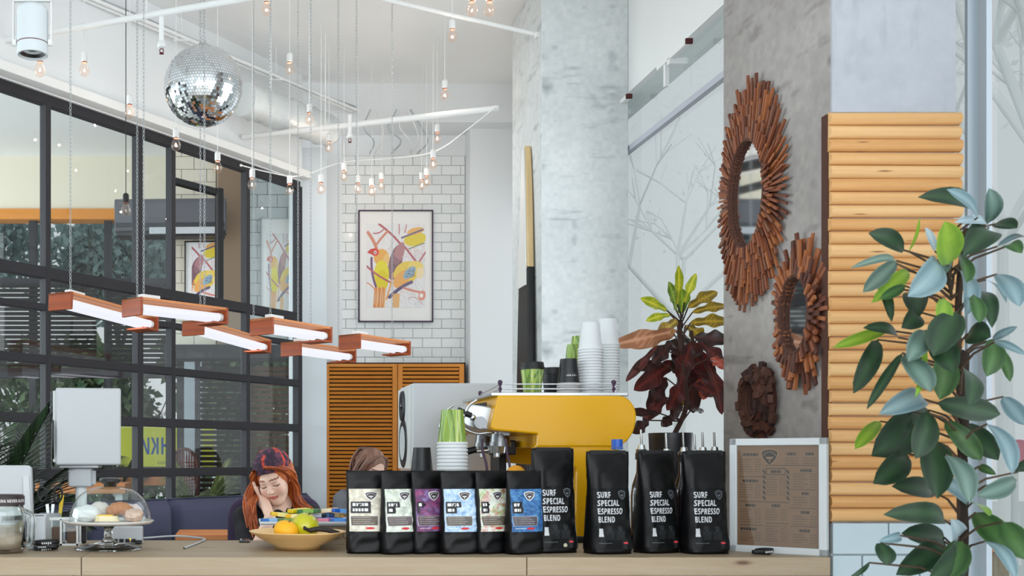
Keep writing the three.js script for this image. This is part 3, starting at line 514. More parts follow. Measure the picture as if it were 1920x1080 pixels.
// studio monitor speakers
function speaker(label, pos, turn, w, h, d, group) {
  const t = thing('speaker', label, 'speaker', pos, turn, group);   // its baffle looks along -x
  part(t, 'cabinet', box(d, h, w, 0, h / 2, 0, .008), mat.plastic);
  part(t, 'baffle', box(.012, h - .02, w - .02, -d / 2 - .004, h / 2, 0, .004), M(0xc6cac8, .6));
  const wf = part(t, 'woofer', lathe([[.0, 0], [.052, .002], [.078, .007], [.088, .008], [.095, .006], [.1, 0]], 36).rotateZ(Math.PI / 2).translate(-d / 2 - .006, h * .33, 0), mat.black);
  part(wf, 'cone', lathe([[0, .002], [.03, .0015], [.066, .005], [.066, .0062], [.03, .003], [0, .004]], 32).rotateZ(Math.PI / 2).translate(-d / 2 - .0085, h * .33, 0), M(0xbfc3c4, .5));
  const tw = part(t, 'tweeter', lathe([[0, .004], [.02, .006], [.045, .014], [.05, 0]], 30).scale(1, 1, 1).rotateZ(Math.PI / 2).scale(1, 1.25, 1).translate(-d / 2 - .006, h * .76, 0), mat.black);
  part(tw, 'dome', ball(.014, -d / 2 - .01, h * .76, 0), mat.blackGloss);
  return t;
}
{
  const Z = 4.0, a = at(773, 885, Z), h = 167 / F * Z, d = .34;
  const st = thing('speaker_stand', 'wooden box stand carrying the white speaker beside the slatted doors', 'stand', [a.x + d / 2 - .01, TOP, -Z - .15]);
  part(st, 'box', uvm(box(.36, a.y - TOP - .012, .34, 0, (a.y - TOP) / 2 - .006, 0, .004)), mat.shutter); part(st, 'top', uvm(box(.4, .012, .36, 0, a.y - TOP - .006, 0, .003)), mat.shutter);
  speaker('white studio speaker on a wooden stand left of the espresso machine', [a.x + d / 2, a.y, -Z - .15], 0, .29, h, d, 'white studio speakers');
}
{
  const Z = 3.9, a = at(165, 872, Z), h = 142 / F * Z;
  speaker('white speaker raised on a pole behind the cake stand', [a.x, a.y, -Z], .16, .16, h, .232, 'white studio speakers');
  const t = thing('speaker_pole', 'white pole stand holding a speaker behind the glass cake dome', 'stand', [at(152, 872, Z).x, 0, -Z]);
  part(t, 'pole', cyl(.021, .021, a.y - .06, 0, (a.y - .06) / 2 + .01, 0), mat.white); part(t, 'bracket', [box(.085, .07, .07, 0, a.y - .045, 0, .008), box(.14, .01, .12, 0, a.y - .005, 0, .003), cyl(.015, .015, .05, .04, a.y - .045, 0).rotateX(0)], mat.plastic); part(t, 'base', lathe([[0, 0], [.1, 0], [.1, .012], [.03, .03], [0, .03]], 32), mat.white);
}

// ---------------------------------------------------------------- hanging under the ceiling
const CEIL = 3.88;
function chainGeo(len, link = .018) {   // links hanging down from y = len to 0
  const out = [], n = Math.floor(len / link), g = new THREE.TorusGeometry(.0052, .0012, 3, 8).scale(1, 1.9, 1);
  for (let i = 0; i < n; i++) { const c = g.clone(); if (i % 2) c.rotateY(Math.PI / 2); out.push(c.translate(0, (i + .5) * len / n, 0)); }
  return mergeGeometries(out);
}
const tubeGlow = lum(.70, .71, .78);
function tubeLamp(label, n0, f0, hangs) {   // n0, f0: top corner of the near and the far end, on the right-hand side
  const dx = f0.x - n0.x, dz = f0.z - n0.z, L = Math.hypot(dx, dz), turn = Math.atan2(-dz, dx), tilt = Math.atan2(f0.y - n0.y, L), W = .125, H = .076;
  const t = thing('tube_lamp', label, 'pendant lamp', [n0.x, n0.y, n0.z], turn, 'wooden tube lamps hung on chains');
  t.rotation.order = 'YXZ'; t.rotation.z = tilt;
  const b = V(0, 0, -W / 2);   // the open right-hand edge is at z = 0, the body lies to the left (-z)
  part(t, 'top_board', uvm(box(L, .012, W, L / 2, -.006, b.z, .002)), mat.lampEdge);
  for (const x of [.007, L - .007]) part(t, 'end_board', uvm(box(.014, H, W + .004, x, -H / 2, b.z, .002), 'z'), mat.lampWood);
  part(t, 'lip', uvm(box(.09, .008, W, L - .045, -H + .004, b.z, .001)), mat.lampWood);
  for (const z of [-.034, -.088]) { const m = part(t, 'tube', cyl(.0185, .0185, L - .06, 0, 0, 0, 16).rotateZ(Math.PI / 2).translate(L / 2, -.043, z), tubeGlow); part(m, 'cap', [cyl(.0195, .0195, .018, 0, 0, 0, 16).rotateZ(Math.PI / 2).translate(.024, -.043, z), cyl(.0195, .0195, .018, 0, 0, 0, 16).rotateZ(Math.PI / 2).translate(L - .024, -.043, z)], mat.white); }
  part(t, 'ballast', box(.1, .022, .035, .1, .011, b.z, .003), mat.white);
  for (const x of hangs ?? [.07, L - .09]) {
    const y0 = n0.y + x * Math.sin(tilt), c = part(t, 'chain', chainGeo(CEIL - y0 - .03), mat.chain); c.position.set(x, .002, b.z); c.rotation.z = -tilt;
    part(t, 'ceiling_hook', cyl(.018, .018, .03, 0, 0, 0, 14), mat.white).position.set(x + Math.sin(tilt) * (CEIL - y0), (CEIL - y0 - .015) * Math.cos(tilt), b.z);
  }
  const l = new THREE.RectAreaLight(0xf4f5ff, 3.2, L - .08, W - .02); l.name = 'tube_lamp_light'; const c = n0.clone().lerp(f0, .5).add(V(-W / 2 * Math.sin(turn), -H - .004, -W / 2 * Math.cos(turn))); l.position.copy(c); l.rotation.set(-Math.PI / 2, 0, turn); scene.add(l);
  return t;
}
tubeLamp('wooden tube lamp farthest left, hanging beside the white speaker on a pole', at(133, 546, 4.6), at(298, 592, 5.15));
tubeLamp('wooden tube lamp hanging lowest in front of the grey air conditioner', at(263, 556, 4.5), at(428, 577, 4.86));
tubeLamp('wooden tube lamp third from the left, sloping away behind the second', at(381, 599, 5.35), at(509, 637, 5.95));
tubeLamp('wooden tube lamp with its near end before the reflected print in the glass', at(510, 594, 4.75), at(623, 613, 5.12));
tubeLamp('lowest wooden tube lamp, under the one before the reflected print', at(563, 639, 5.6), at(668, 655, 6.04));
tubeLamp('wooden tube lamp farthest right, hanging before the bird print wall', at(674, 625, 5.4), at(770, 640, 5.8));
// mirror ball
{
  const c = at(381, 162, 5.13), R = 75 / F * 5.13 * .985, t = thing('mirror_ball', 'large silver mirror ball hanging from a chain under the ceiling', 'mirror ball', [c.x, c.y, c.z]);
  part(t, 'core', ball(R * .985, 0, 0, 0, 40, 28), M(0x8d9093, .5));
  const facets = [], rows = 44;
  for (let i = 1; i < rows; i++) {
    const th = i / rows * Math.PI, n = Math.max(6, Math.round(2 * Math.sin(th) * rows)), s = Math.PI / rows * R * .9;
    for (let k = 0; k < n; k++) { const ph = (k + (i % 2) * .5) / n * 2 * Math.PI, g = new THREE.PlaneGeometry(s, s); g.rotateX(rr(-.025, .025)); g.rotateY(rr(-.025, .025)); g.translate(0, 0, R); g.rotateX(-(Math.PI / 2 - th)); g.rotateY(ph); facets.push(g); }
  }
  const f = part(t, 'facets', mergeGeometries(facets), M(0xeef2f5, .05, { metalness: 1 })); f.userData.kind = 'stuff';
  part(t, 'cap', [cyl(.022, .03, .02, 0, R + .006, 0, 20), new THREE.TorusGeometry(.012, .003, 6, 14).translate(0, R + .026, 0)], mat.steel);
  const ch = part(t, 'chain', chainGeo(CEIL - c.y - R - .03, .03).scale(1.5, 1, 1.5), mat.chain); ch.position.y = R + .03;
}
// bulbs on cords
{
  const spots = [[158, 96, 5.2], [75, 94, 4.9], [243, 177, 5.5], [330, 240, 5.75], [408, 284, 6.0], [473, 316, 6.05], [543, 328, 6.5], [602, 326, 6.4], [500, -16, 5.4], [543, 99, 5.9], [580, 194, 6.2], [617, 250, 6.7], [848, 36, 5.7], [834, 149, 6.2], [820, 232, 6.6], [885, -19, 4.9], [918, -19, 4.9], [645, 304, 6.8], [671, 328, 7.0], [697, 333, 7.05], [715, 322, 7.2], [791, 322, 7.1], [800, 314, 6.8], [812, 280, 6.5], [236, 362, 5.7]];
  const txt = ['beside the round spotlight', 'half hidden behind the round spotlight', 'before the partition top, left of the mirror ball', 'just below the mirror ball', 'right of and below the mirror ball, before the black casement', 'before the narrow pane at the partition end', 'above the reflected print in the glass', 'before the pale column', 'at the top edge right of the mirror ball', 'on plain ceiling right of the mirror ball', 'by the silver duct', 'above the pale column by the duct', 'high up left of the concrete pillar', 'on the ceiling left of the surfboard, middle of three in line', 'low above the bird print, in line under two others', 'left one of the pair at the top edge by the concrete pillar', 'right one of the pair at the top edge by the concrete pillar', 'left above the bird print', 'over the top left corner of the bird print', 'over the left half of the bird print', 'small and far, over the middle of the bird print', 'small and far, over the right end of the bird print', 'over the right corner of the bird print', 'over the right of the bird print, the highest there', 'dark socketed, before the left end of the air conditioner'];
  const ga = M(0xffffff, .4);
  spots.forEach(([px, py, Z], i) => {
    const p = at(px, py, Z), dark = i === 24, t = thing('hanging_bulb', (dark ? 'clear bulb ' : 'clear bulb ') + txt[i], 'light bulb', [p.x, p.y, p.z], rr(0, 6), 'clear bulbs hanging on cords');
    part(t, 'cord', cyl(.0022, .0022, CEIL - p.y, 0, (CEIL - p.y) / 2, 0, 6), dark ? mat.black : mat.white);
    part(t, 'socket', [lathe([[0, 0], [.006, 0], [.0145, -.006], [.0165, -.012], [.0165, -.05], [.0145, -.052], [0, -.052]], 18)], dark ? mat.black : mat.white);
    const b = part(t, 'bulb', lathe([[.0115, -.054], [.013, -.062], [.021, -.075], [.0265, -.09], [.0265, -.1], [.02, -.115], [.008, -.122], [0, -.123]], 18), mat.bulb);
    part(t, 'screw_ring', cyl(.0135, .0135, .0045, 0, -.0545, 0, 16), M(0x8a5a4e, .6));
    part(b, 'filament', new THREE.TorusGeometry(.007, .0011, 4, 14).rotateX(.3).translate(0, -.095, 0), lum(.8, .62, .52));
    if (!dark) { const l = new THREE.PointLight(0xffeedd, .03, 0, 2); l.name = 'bulb_light'; l.position.set(p.x, p.y - .095, p.z); l.shadow.radius = .3; scene.add(l); }
  });
}
// pipes, duct, spotlight, sprinklers
single('ceiling_pipe', 'white steel pipe crossing the upper left below the ceiling', 'pipe', [rod(at(-420, 150, 6.0), at(560, -20, 4.62), .0155, 14), ...[[60, 62, 5.06], [275, 29, 4.88]].map(([a, b, Z]) => cyl(.0035, .0035, .55, ...at(a, b, Z).add(V(0, .29, 0)).toArray(), 6))], mat.white);
single('ceiling_pipe', 'white pipe running across above the tiled wall, behind the mirror ball', 'pipe', [rod(at(455, 257, 6.74), at(935, 203, 6.15), .018, 14), ...[[610, 240, 6.55], [735, 226, 6.4]].map(([a, b, Z]) => cyl(.004, .004, .6, ...at(a, b, Z).add(V(0, .3, 0)).toArray(), 6))], mat.white);
{
  const t = thing('cable_tray', 'white cable tray running along the ceiling above the glazed partition', 'cable tray', [0, 0, 0]);
  for (const o of [0, .05]) part(t, 'rail', rod(at(-150, -130, 5.0).add(V(o, 0, 0)), at(660, 208, 7.35).add(V(o, 0, 0)), .011, 8), mat.white);
  const ca = at(-150, -130, 5.0), cb = at(660, 208, 7.35); part(t, 'cable', [0, 1, 2].map((k) => tube([0, .2, .4, .6, .8, 1].map((s) => ca.clone().lerp(cb, s).add(V(.025 + rr(-.02, .02), .02 + rr(-.012, .012), 0))), .005, 40, 5)), mat.plastic);
  part(t, 'hanger', [.25, .5, .75].map((s) => { const p = ca.clone().lerp(cb, s); return box(.09, .012, .012, p.x + .025, p.y - .012, p.z).translate(0, 0, 0); }).concat([.25, .5, .75].map((s) => { const p = ca.clone().lerp(cb, s); return cyl(.003, .003, CEIL - p.y - .002, p.x + .025, (CEIL + p.y) / 2, p.z, 6); })), mat.white);
}
{
  const a = at(455, 185, 6.35), b = at(618, 246, 7.05), d = b.clone().sub(a), L = d.length(), pts = []; for (let i = 0; i <= 44; i++) pts.push([.098 + (i % 2 ? .006 : -.003) + rr(-.004, .004), i / 44 * L]);
  const g = lathe([[0, 0], ...pts, [0, L]], 26); const p = g.attributes.position; for (let i = 0; i < p.count; i++) { const w = 1 + (vnoise(p.getX(i) * 40 + 50, p.getY(i) * 30 + p.getZ(i) * 20 + 50, 3, [997, 997]) - .5) * .12; p.setX(i, p.getX(i) * w); p.setZ(i, p.getZ(i) * w); } g.computeVertexNormals();
  g.applyQuaternion(new THREE.Quaternion().setFromUnitVectors(V(0, 1, 0), d.normalize()));
  const t = thing('flexible_duct', 'crumpled white foil ventilation duct right of the mirror ball', 'duct', a); part(t, 'hose', g, M(0xdfe5e6, .45, { metalness: .25 })); part(t, 'strap', [.3, .75].map((s) => { const q = b.clone().sub(a).multiplyScalar(s); return box(.012, CEIL - a.y - q.y - .01, .002, q.x, (CEIL - a.y + q.y) / 2 - .005, q.z); }), mat.white);
}
{
  const p = at(61, 10, 3.7), t = thing('spotlight', 'round white spotlight hanging in a yoke at the upper left', 'spotlight', p), r = 29 / F * 3.7;
  part(t, 'housing', lathe([[0, 0], [r * .55, 0], [r * .9, -.008], [r, -.02], [r, -.145], [r * 1.0, -.147], [r * 1.0, -.172], [r * .9, -.175], [r * .86, -.165], [r * .3, -.15], [0, -.15]], 36), M(0xd3dadd, .5));
  part(t, 'groove', new THREE.TorusGeometry(r * 1.0, .0016, 5, 36).rotateX(Math.PI / 2).translate(0, -.134, 0), M(0x6a3a3a, .6));
  part(t, 'reflector', lathe([[r * .84, -.166], [r * .45, -.153], [0, -.151]], 28), mat.steelDark);
  part(t, 'yoke', [box(.004, .15, .016, -r - .012, -.062, 0), box(.004, .15, .016, r + .012, -.062, 0), box(2 * r + .028, .004, .016, 0, .014, 0), cyl(.012, .012, .014, 0, 0, 0, 14).rotateZ(Math.PI / 2).translate(-r - .008, -.13, 0), cyl(.012, .012, .014, 0, 0, 0, 14).rotateZ(Math.PI / 2).translate(r + .008, -.13, 0)], mat.white);
  part(t, 'stem', cyl(.007, .007, CEIL - p.y - .014, 0, (CEIL - p.y + .014) / 2, 0, 10), mat.white);
}
[[303, 28, 4.86, 'white sprinkler head under the upper left ceiling pipe'], [656, 212, 6.4, 'white sprinkler head under the pipe above the tiled wall']].forEach(([px, py, Z, l]) => {
  const p = at(px, py, Z), t = thing('sprinkler', l, 'sprinkler', p); part(t, 'drop_pipe', [cyl(.011, .011, .12, 0, -.07, 0, 12), lathe([[0, -.12], [.014, -.12], [.021, -.145], [.014, -.15], [0, -.15]], 16)], mat.white);
  part(t, 'head', [new THREE.TorusGeometry(.009, .0022, 5, 12).translate(0, -.163, 0), cyl(.011, .011, .002, 0, -.176, 0, 12)], M(0x6a2a30, .5, { metalness: .3 }));
});
{
  const t = thing('cable_bundle', 'tangle of white cables above the tiled wall', 'cables', [0, 0, 0]);
  for (let k = 0; k < 7; k++) { const x = 690 + k * 17; part(t, 'cable', tube([at(x - 10 + rr(-20, 20), 205, 7.36), at(x + rr(-14, 14), 240, 7.37), at(x + 10, 262, 7.4), at(x + rr(-16, 16), 288, 7.66)], .0055, 20, 6), k % 3 ? mat.white : M(0xb4bcc0, .6)); }
  const w = thing('light_cable', 'thin white cable sagging between the hanging bulbs above the bird print', 'cable', [0, 0, 0]); part(w, 'cable', tube([at(452, 310, 6.3), at(500, 322, 6.35), at(560, 330, 6.5), at(640, 305, 6.6), at(740, 296, 6.7), at(812, 285, 6.6), at(880, 240, 6.3), at(930, 200, 6.1)], .004, 60, 6), mat.white);
  part(w, 'clip', [ball(.008, ...at(930, 200, 6.1).toArray()), ball(.008, ...at(452, 310, 6.3).toArray())], mat.white);
}
{ // pale conduit ending at the concrete pillar
  single('conduit', 'white conduit sloping down to the concrete pillar beside the paired bulbs', 'pipe', [rod(at(690, -8, 5.7), at(1012, 66, 5.85), .012, 10), box(.03, .03, .03, ...at(1008, 66, 5.83).toArray(), .004)], mat.white);
}
// bird print on the tiled wall
function birds(pale) {
  return canvasTex(420, 560, (g, w, h) => {
    g.fillStyle = '#efeeee'; g.fillRect(0, 0, w, h); g.lineCap = 'round';
    const col = (c) => c, ln = (c, lw, ...p) => { g.strokeStyle = col(c); g.lineWidth = lw; g.beginPath(); g.moveTo(p[0], p[1]); for (let i = 2; i < p.length; i += 4) g.quadraticCurveTo(p[i], p[i + 1], p[i + 2], p[i + 3]); g.stroke(); }, el = (c, x, y, a, b, r = 0) => { g.fillStyle = col(c); g.beginPath(); g.ellipse(x, y, a, b, r, 0, 7); g.fill(); };
    for (let i = 0; i < 90; i++) { g.globalAlpha = .3; ln(['#d9b3b6', '#c9c0cf', '#e8c2a8', '#b6b9c4'][i % 4], 2 + 3 * hash(i, 1, 9), hash(i, 2, 9) * w, hash(i, 3, 9) * h, hash(i, 4, 9) * w, hash(i, 5, 9) * h, hash(i, 2, 9) * w + 60, hash(i, 3, 9) * h + 70); } g.globalAlpha = 1;
    ln('#b9646a', 15, 90, 5, 200, 80, 250, 150); ln('#b9646a', 13, 250, 130, 300, 190, 350, 250); ln('#c4747a', 12, 420, 190, 390, 230, 360, 280); ln('#d98a72', 22, 10, 60, 50, 110, 70, 165); ln('#d98a72', 15, 70, 140, 100, 100, 150, 50); ln('#b9646a', 8, 50, 65, 90, 70, 120, 40); ln('#b9646a', 6, 230, 70, 235, 30, 230, 5); ln('#b9646a', 6, 270, 60, 280, 30, 285, 10);
    el('#8f6a72', 205, 260, 46, 120, .25); el('#b9868a', 230, 200, 34, 80, .35); for (let i = 0; i < 14; i++) ln('#6d5560', 2, 180 + i * 5, 200 + i * 4, 190 + i * 4, 280, 175 + i * 5, 330);
    el('#e8d24a', 345, 105, 80, 44, -.18); el('#f0b86a', 350, 50, 60, 24, -.2); ln('#7d6f86', 12, 250, 95, 320, 70, 400, 40); ln('#8c9a7a', 8, 300, 170, 350, 150, 410, 130);
    el('#f2b35a', 105, 225, 55, 56, 0); el('#e3544a', 60, 190, 28, 26, .2); g.fillStyle = '#d6473f'; g.beginPath(); g.moveTo(5, 195); g.quadraticCurveTo(25, 160, 62, 168); g.lineTo(52, 212); g.closePath(); g.fill(); el('#fff', 60, 193, 10, 11); el('#4a3040', 59, 194, 5, 6); el('#f6c77c', 140, 240, 22, 40, .2);
    el('#efdf3c', 105, 340, 54, 95, .05); el('#e6d22e', 110, 380, 44, 70, 0); ln('#74507a', 16, 35, 230, 30, 330, 66, 420); ln('#b9646a', 13, 2, 285, 60, 340, 165, 390); for (let i = 0; i < 9; i++) ln(['#e59a52', '#d97f4a', '#f0b26c'][i % 3], 10, 60 + i * 9, 430, 56 + i * 9 + (i % 2) * 8, 500, 50 + i * 9, 560);
    el('#f0cf5a', 280, 330, 92, 74, -.5); el('#f2b060', 250, 370, 74, 44, -.75); el('#f4d874', 350, 285, 55, 36, .15); el('#f6e2b0', 380, 330, 26, 40, .2); el('#9db7c9', 305, 328, 55, 28, -.75); for (let i = 0; i < 60; i++) el('#55708c', 268 + hash(i, 1, 4) * 76, 296 + hash(i, 2, 4) * 64, 3, 2.4); ln('#6d5f7c', 22, 320, 390, 240, 420, 160, 490); ln('#4f4a66', 12, 240, 430, 190, 480, 165, 495); ln('#f0a050', 10, 190, 330, 170, 420, 140, 505);
    for (let i = 0; i < 5; i++) ln('#ecb066', 9, 190 + i * 10, 470, 190 + i * 10, 520, 186 + i * 10, 560); ln('#e08d7c', 14, 265, 430, 330, 450, 415, 465); el('#e79a86', 395, 480, 26, 34, .3); el('#fff', 390, 480, 12, 14); ln('#e59a72', 8, 2, 395, 60, 420, 66, 470); ln('#c9a2a6', 5, 300, 500, 350, 470, 400, 540);
    if (pale) { g.globalAlpha = pale; g.fillStyle = '#d9dcda'; g.fillRect(0, 0, w, h); g.globalAlpha = 1; }
  });
}
function framedPrint(name, label, x0, y0, x1, y1, Z, frameMat, print, b) {   // b: how the printed area sits in the sheet: left, top, right, bottom
  const a = at(x0, y1, Z), c = at(x1, y0, Z), w = c.x - a.x, h = c.y - a.y, t = thing(name, label, 'picture', [a.x, a.y, a.z]), f = .009;
  part(t, 'frame', [box(w, f, .022, w / 2, f / 2, 0, .001), box(w, f, .022, w / 2, h - f / 2, 0, .001), box(f, h, .022, f / 2, h / 2, 0, .001), box(f, h, .022, w - f / 2, h / 2, 0, .001)], frameMat);
  part(t, 'backing', box(w - .01, h - .01, .006, w / 2, h / 2, -.004), mat.paper);
  const pw = w * (1 - b[0] - b[2]), ph = h * (1 - b[1] - b[3]); part(t, 'print', new THREE.PlaneGeometry(pw, ph).translate(w * b[0] + pw / 2, h * b[3] + ph / 2, .001), M(0xffffff, .7, { map: print }));
  return t;
}
const birdTex = birds(.12);
framedPrint('bird_print', 'framed print of yellow and orange parrots hung on white metro tiles', 672, 394, 812, 604, 7.69, M(0x3a2440, .5), birdTex, [.11, .12, .10, .13]);
framedPrint('bird_print', 'yellow parrot print standing in for a reflection in the casement under the air conditioner', 346, 452, 413, 574, 7.96, M(0x241d1a, .6), (() => { const c = birds(0); c.repeat.set(.58, .9); c.offset.set(.4, .05); return c; })(), [.2, .03, .02, .02]);  // added in place of the print mirrored by the casement
framedPrint('bird_print', 'pale print standing in for the bird print reflected in the last partition pane', 489, 408, 562, 592, 7.985, M(0xb9bfc0, .6), birds(.38), [.14, .16, .06, .06]);  // paled copy added in place of the bird print mirrored in the pane

// ---------------------------------------------------------------- sunburst mirrors on the pillar
function sunburst(label, Z, Y, ia, ib, oa, ob, layers, blocks, mats, sway) {   // ia, ib / oa, ob: half width and half height of the glass / of the rays
  const t = thing('sunburst_mirror', label, 'mirror', [1.66, Y, -Z]);
  part(t, 'backing', ext((() => { const s = new THREE.Shape(); s.absellipse(0, 0, ia + .03, ib + .03, 0, Math.PI * 2); return s; })(), .012, 0, 40).rotateY(-Math.PI / 2).translate(0, 0, 0), mat.darkBark);
  part(t, 'glass', ext((() => { const s = new THREE.Shape(); s.absellipse(0, 0, ia + .004, ib + .004, 0, Math.PI * 2); return s; })(), .004, 0, 48).rotateY(-Math.PI / 2).translate(-.013, 0, 0), mat.mirror);
  const rim = []; for (let k = 0; k < 48; k++) { const a = k / 48 * Math.PI * 2; rim.push(V(0, Math.sin(a) * (ib + .006), Math.cos(a) * (ia + .006))); }
  part(t, 'rim', [0, 1, 2].map((k) => tube(rim.map((p) => p.clone().setX(-.014 - k * .008)), .006, 64, 6, true)), mat.darkBark);
  layers.forEach(([n, depth, k0, k1, wd], li) => {
    for (let i = 0; i < n; i++) {
      const th = (i + (li % 2) * .5) / n * Math.PI * 2 + rr(-.02, .02), e = blocks ? 1 : 1, c = Math.cos(th), s = Math.sin(th);
      const p0 = V(0, s * (ib + .002), c * (ia + .002)), kk = rr(k0, k1), p1 = V(0, s * (ib + (ob - ib) * kk), c * (ia + (oa - ia) * kk)), L = p1.distanceTo(p0), d = p1.clone().sub(p0).normalize();
      const m = part(t, 'stick', box((blocks ? .014 : .0075) * rr(.9, 1.1), L, wd * rr(.85, 1.15), 0, L / 2, 0), mats[Math.floor(rnd() * mats.length)]);
      m.position.set(-depth - rr(0, .006), p0.y, p0.z); m.rotation.set(Math.atan2(d.z, d.y), 0, 0); m.rotation.z = rr(-sway, sway) + .02;
    }
  });
  return t;
}
sunburst('largest sunburst mirror with long thin wooden sticks, on the concrete pillar', 3.405, 2.114, .112, .168, .235, .39, [[84, .008, .76, 1.0, .0082], [78, .015, .52, .86, .0082], [70, .022, .32, .62, .0082], [62, .029, .12, .36, .008]], 0, [mat.stick[0], mat.stick[0], mat.stick[1], mat.stick[4], mat.stick[2]], .02);
sunburst('smaller oval sunburst mirror with rough wooden sticks, nearest the timber slats', 3.112, 1.69, .075, .108, .15, .245, [[52, .009, .72, 1.0, .0125], [46, .018, .45, .85, .0125], [40, .027, .2, .55, .012]], 0, [mat.stick[0], mat.stick[2], mat.stick[3], mat.stick[1]], .14);
sunburst('smallest dark mirror set in chunky bark blocks above the framed menu', 3.345, 1.452, .05, .062, .112, .13, [[26, .012, .6, 1.08, .026], [24, .024, .4, .9, .028], [20, .036, .25, .6, .028], [16, .048, .05, .3, .024]], 1, [mat.darkBark, mat.stick[3], M(0x331d17, .9)], .3);
{ // surfboard leaning on the pillar with the cups
  const t = thing('surfboard', 'surfboard with a pale deck, wooden rail and black lower half leaning on the concrete pillar', 'surfboard', [1.6, 0, -5.97]);
  const H = 3.02, out = (y0, y1, hw, n = 26) => { const L = [], R = []; for (let i = 0; i <= n; i++) { const y = y0 + (y1 - y0) * i / n, u = y / H, k = hw * Math.pow(Math.sin(Math.PI * Math.min(1, .16 + .84 * u) * .999), .62); L.push([-k, y]); R.unshift([k, y]); } return L.concat(R); };
  const split = 2.33, S = (pts, d, b) => ext(shape(pts), d, b).rotateY(-Math.PI / 2);
  part(t, 'upper_board', S(out(split, H, .125), .036, .008).translate(.018, 0, 0), M(0xffffff, .5, { map: woodTex([226, 200, 152], [198, 166, 116], 41, [2, 2]) }));
  part(t, 'lower_board', S(out(.02, split, .125), .042, .01).translate(.021, 0, 0), mat.black);
  part(t, 'deck', S(out(split - .1, H - .02, .105), .01, .002).translate(-.018, 0, 0), M(0xe3e4e1, .4));
  t.rotation.z = -.008; t.position.x = 1.615;
}
// ---------------------------------------------------------------- leaves
function leafGeo(base, tip, width, face, { bend = .15, fold = .25, prof, col, n = 9, wave = 0 } = {}) {
  const d = tip.clone().sub(base), L = d.length(); d.normalize(); const side = d.clone().cross(face).normalize(), up = side.clone().cross(d).normalize();
  const pos = [], c = [], uv = [], idx = [], m = 7;
  for (let i = 0; i <= n; i++) {
    const t = i / n, w = width / 2 * prof(t), arch = Math.sin(Math.PI * t) * bend * L;
    for (let j = 0; j < m; j++) {
      const s = j / (m - 1) * 2 - 1, q = base.clone().addScaledVector(d, t * L).addScaledVector(side, s * w).addScaledVector(up, arch + Math.abs(s) * w * fold + Math.sin(t * 17 + s * 2) * wave * w * Math.abs(s));
      pos.push(q.x, q.y, q.z); uv.push(s * .5 + .5, t); c.push(...col(t, s));
    }
  }
  for (let i = 0; i < n; i++) for (let j = 0; j + 1 < m; j++) { const a = i * m + j, b = a + m; idx.push(a, a + 1, b, a + 1, b + 1, b); }
  const g = new THREE.BufferGeometry(); g.setAttribute('position', new THREE.Float32BufferAttribute(pos, 3)); g.setAttribute('uv', new THREE.Float32BufferAttribute(uv, 2)); g.setAttribute('color', new THREE.Float32BufferAttribute(c, 3)); g.setIndex(idx); g.computeVertexNormals(); return g;
}
const oval = (t) => t < .06 ? t * 3 : Math.pow(Math.sin(Math.PI * Math.min(1, .06 + .94 * Math.pow(t, 1.32))), .62) * (1 - .1 * t) + .02;
const lin = (h) => { const c = new THREE.Color(h); return [c.r, c.g, c.b]; };
const leafMat = new THREE.MeshPhysicalMaterial({ color: 0xffffff, vertexColors: true, roughness: .42, clearcoat: .12, clearcoatRoughness: .3, specularIntensity: .7, transmission: .2, thickness: 0, ior: 1.45 });
const leafThin = new THREE.MeshPhysicalMaterial({ color: 0xffffff, vertexColors: true, roughness: .6, transmission: .5, thickness: 0, ior: 1.4 });
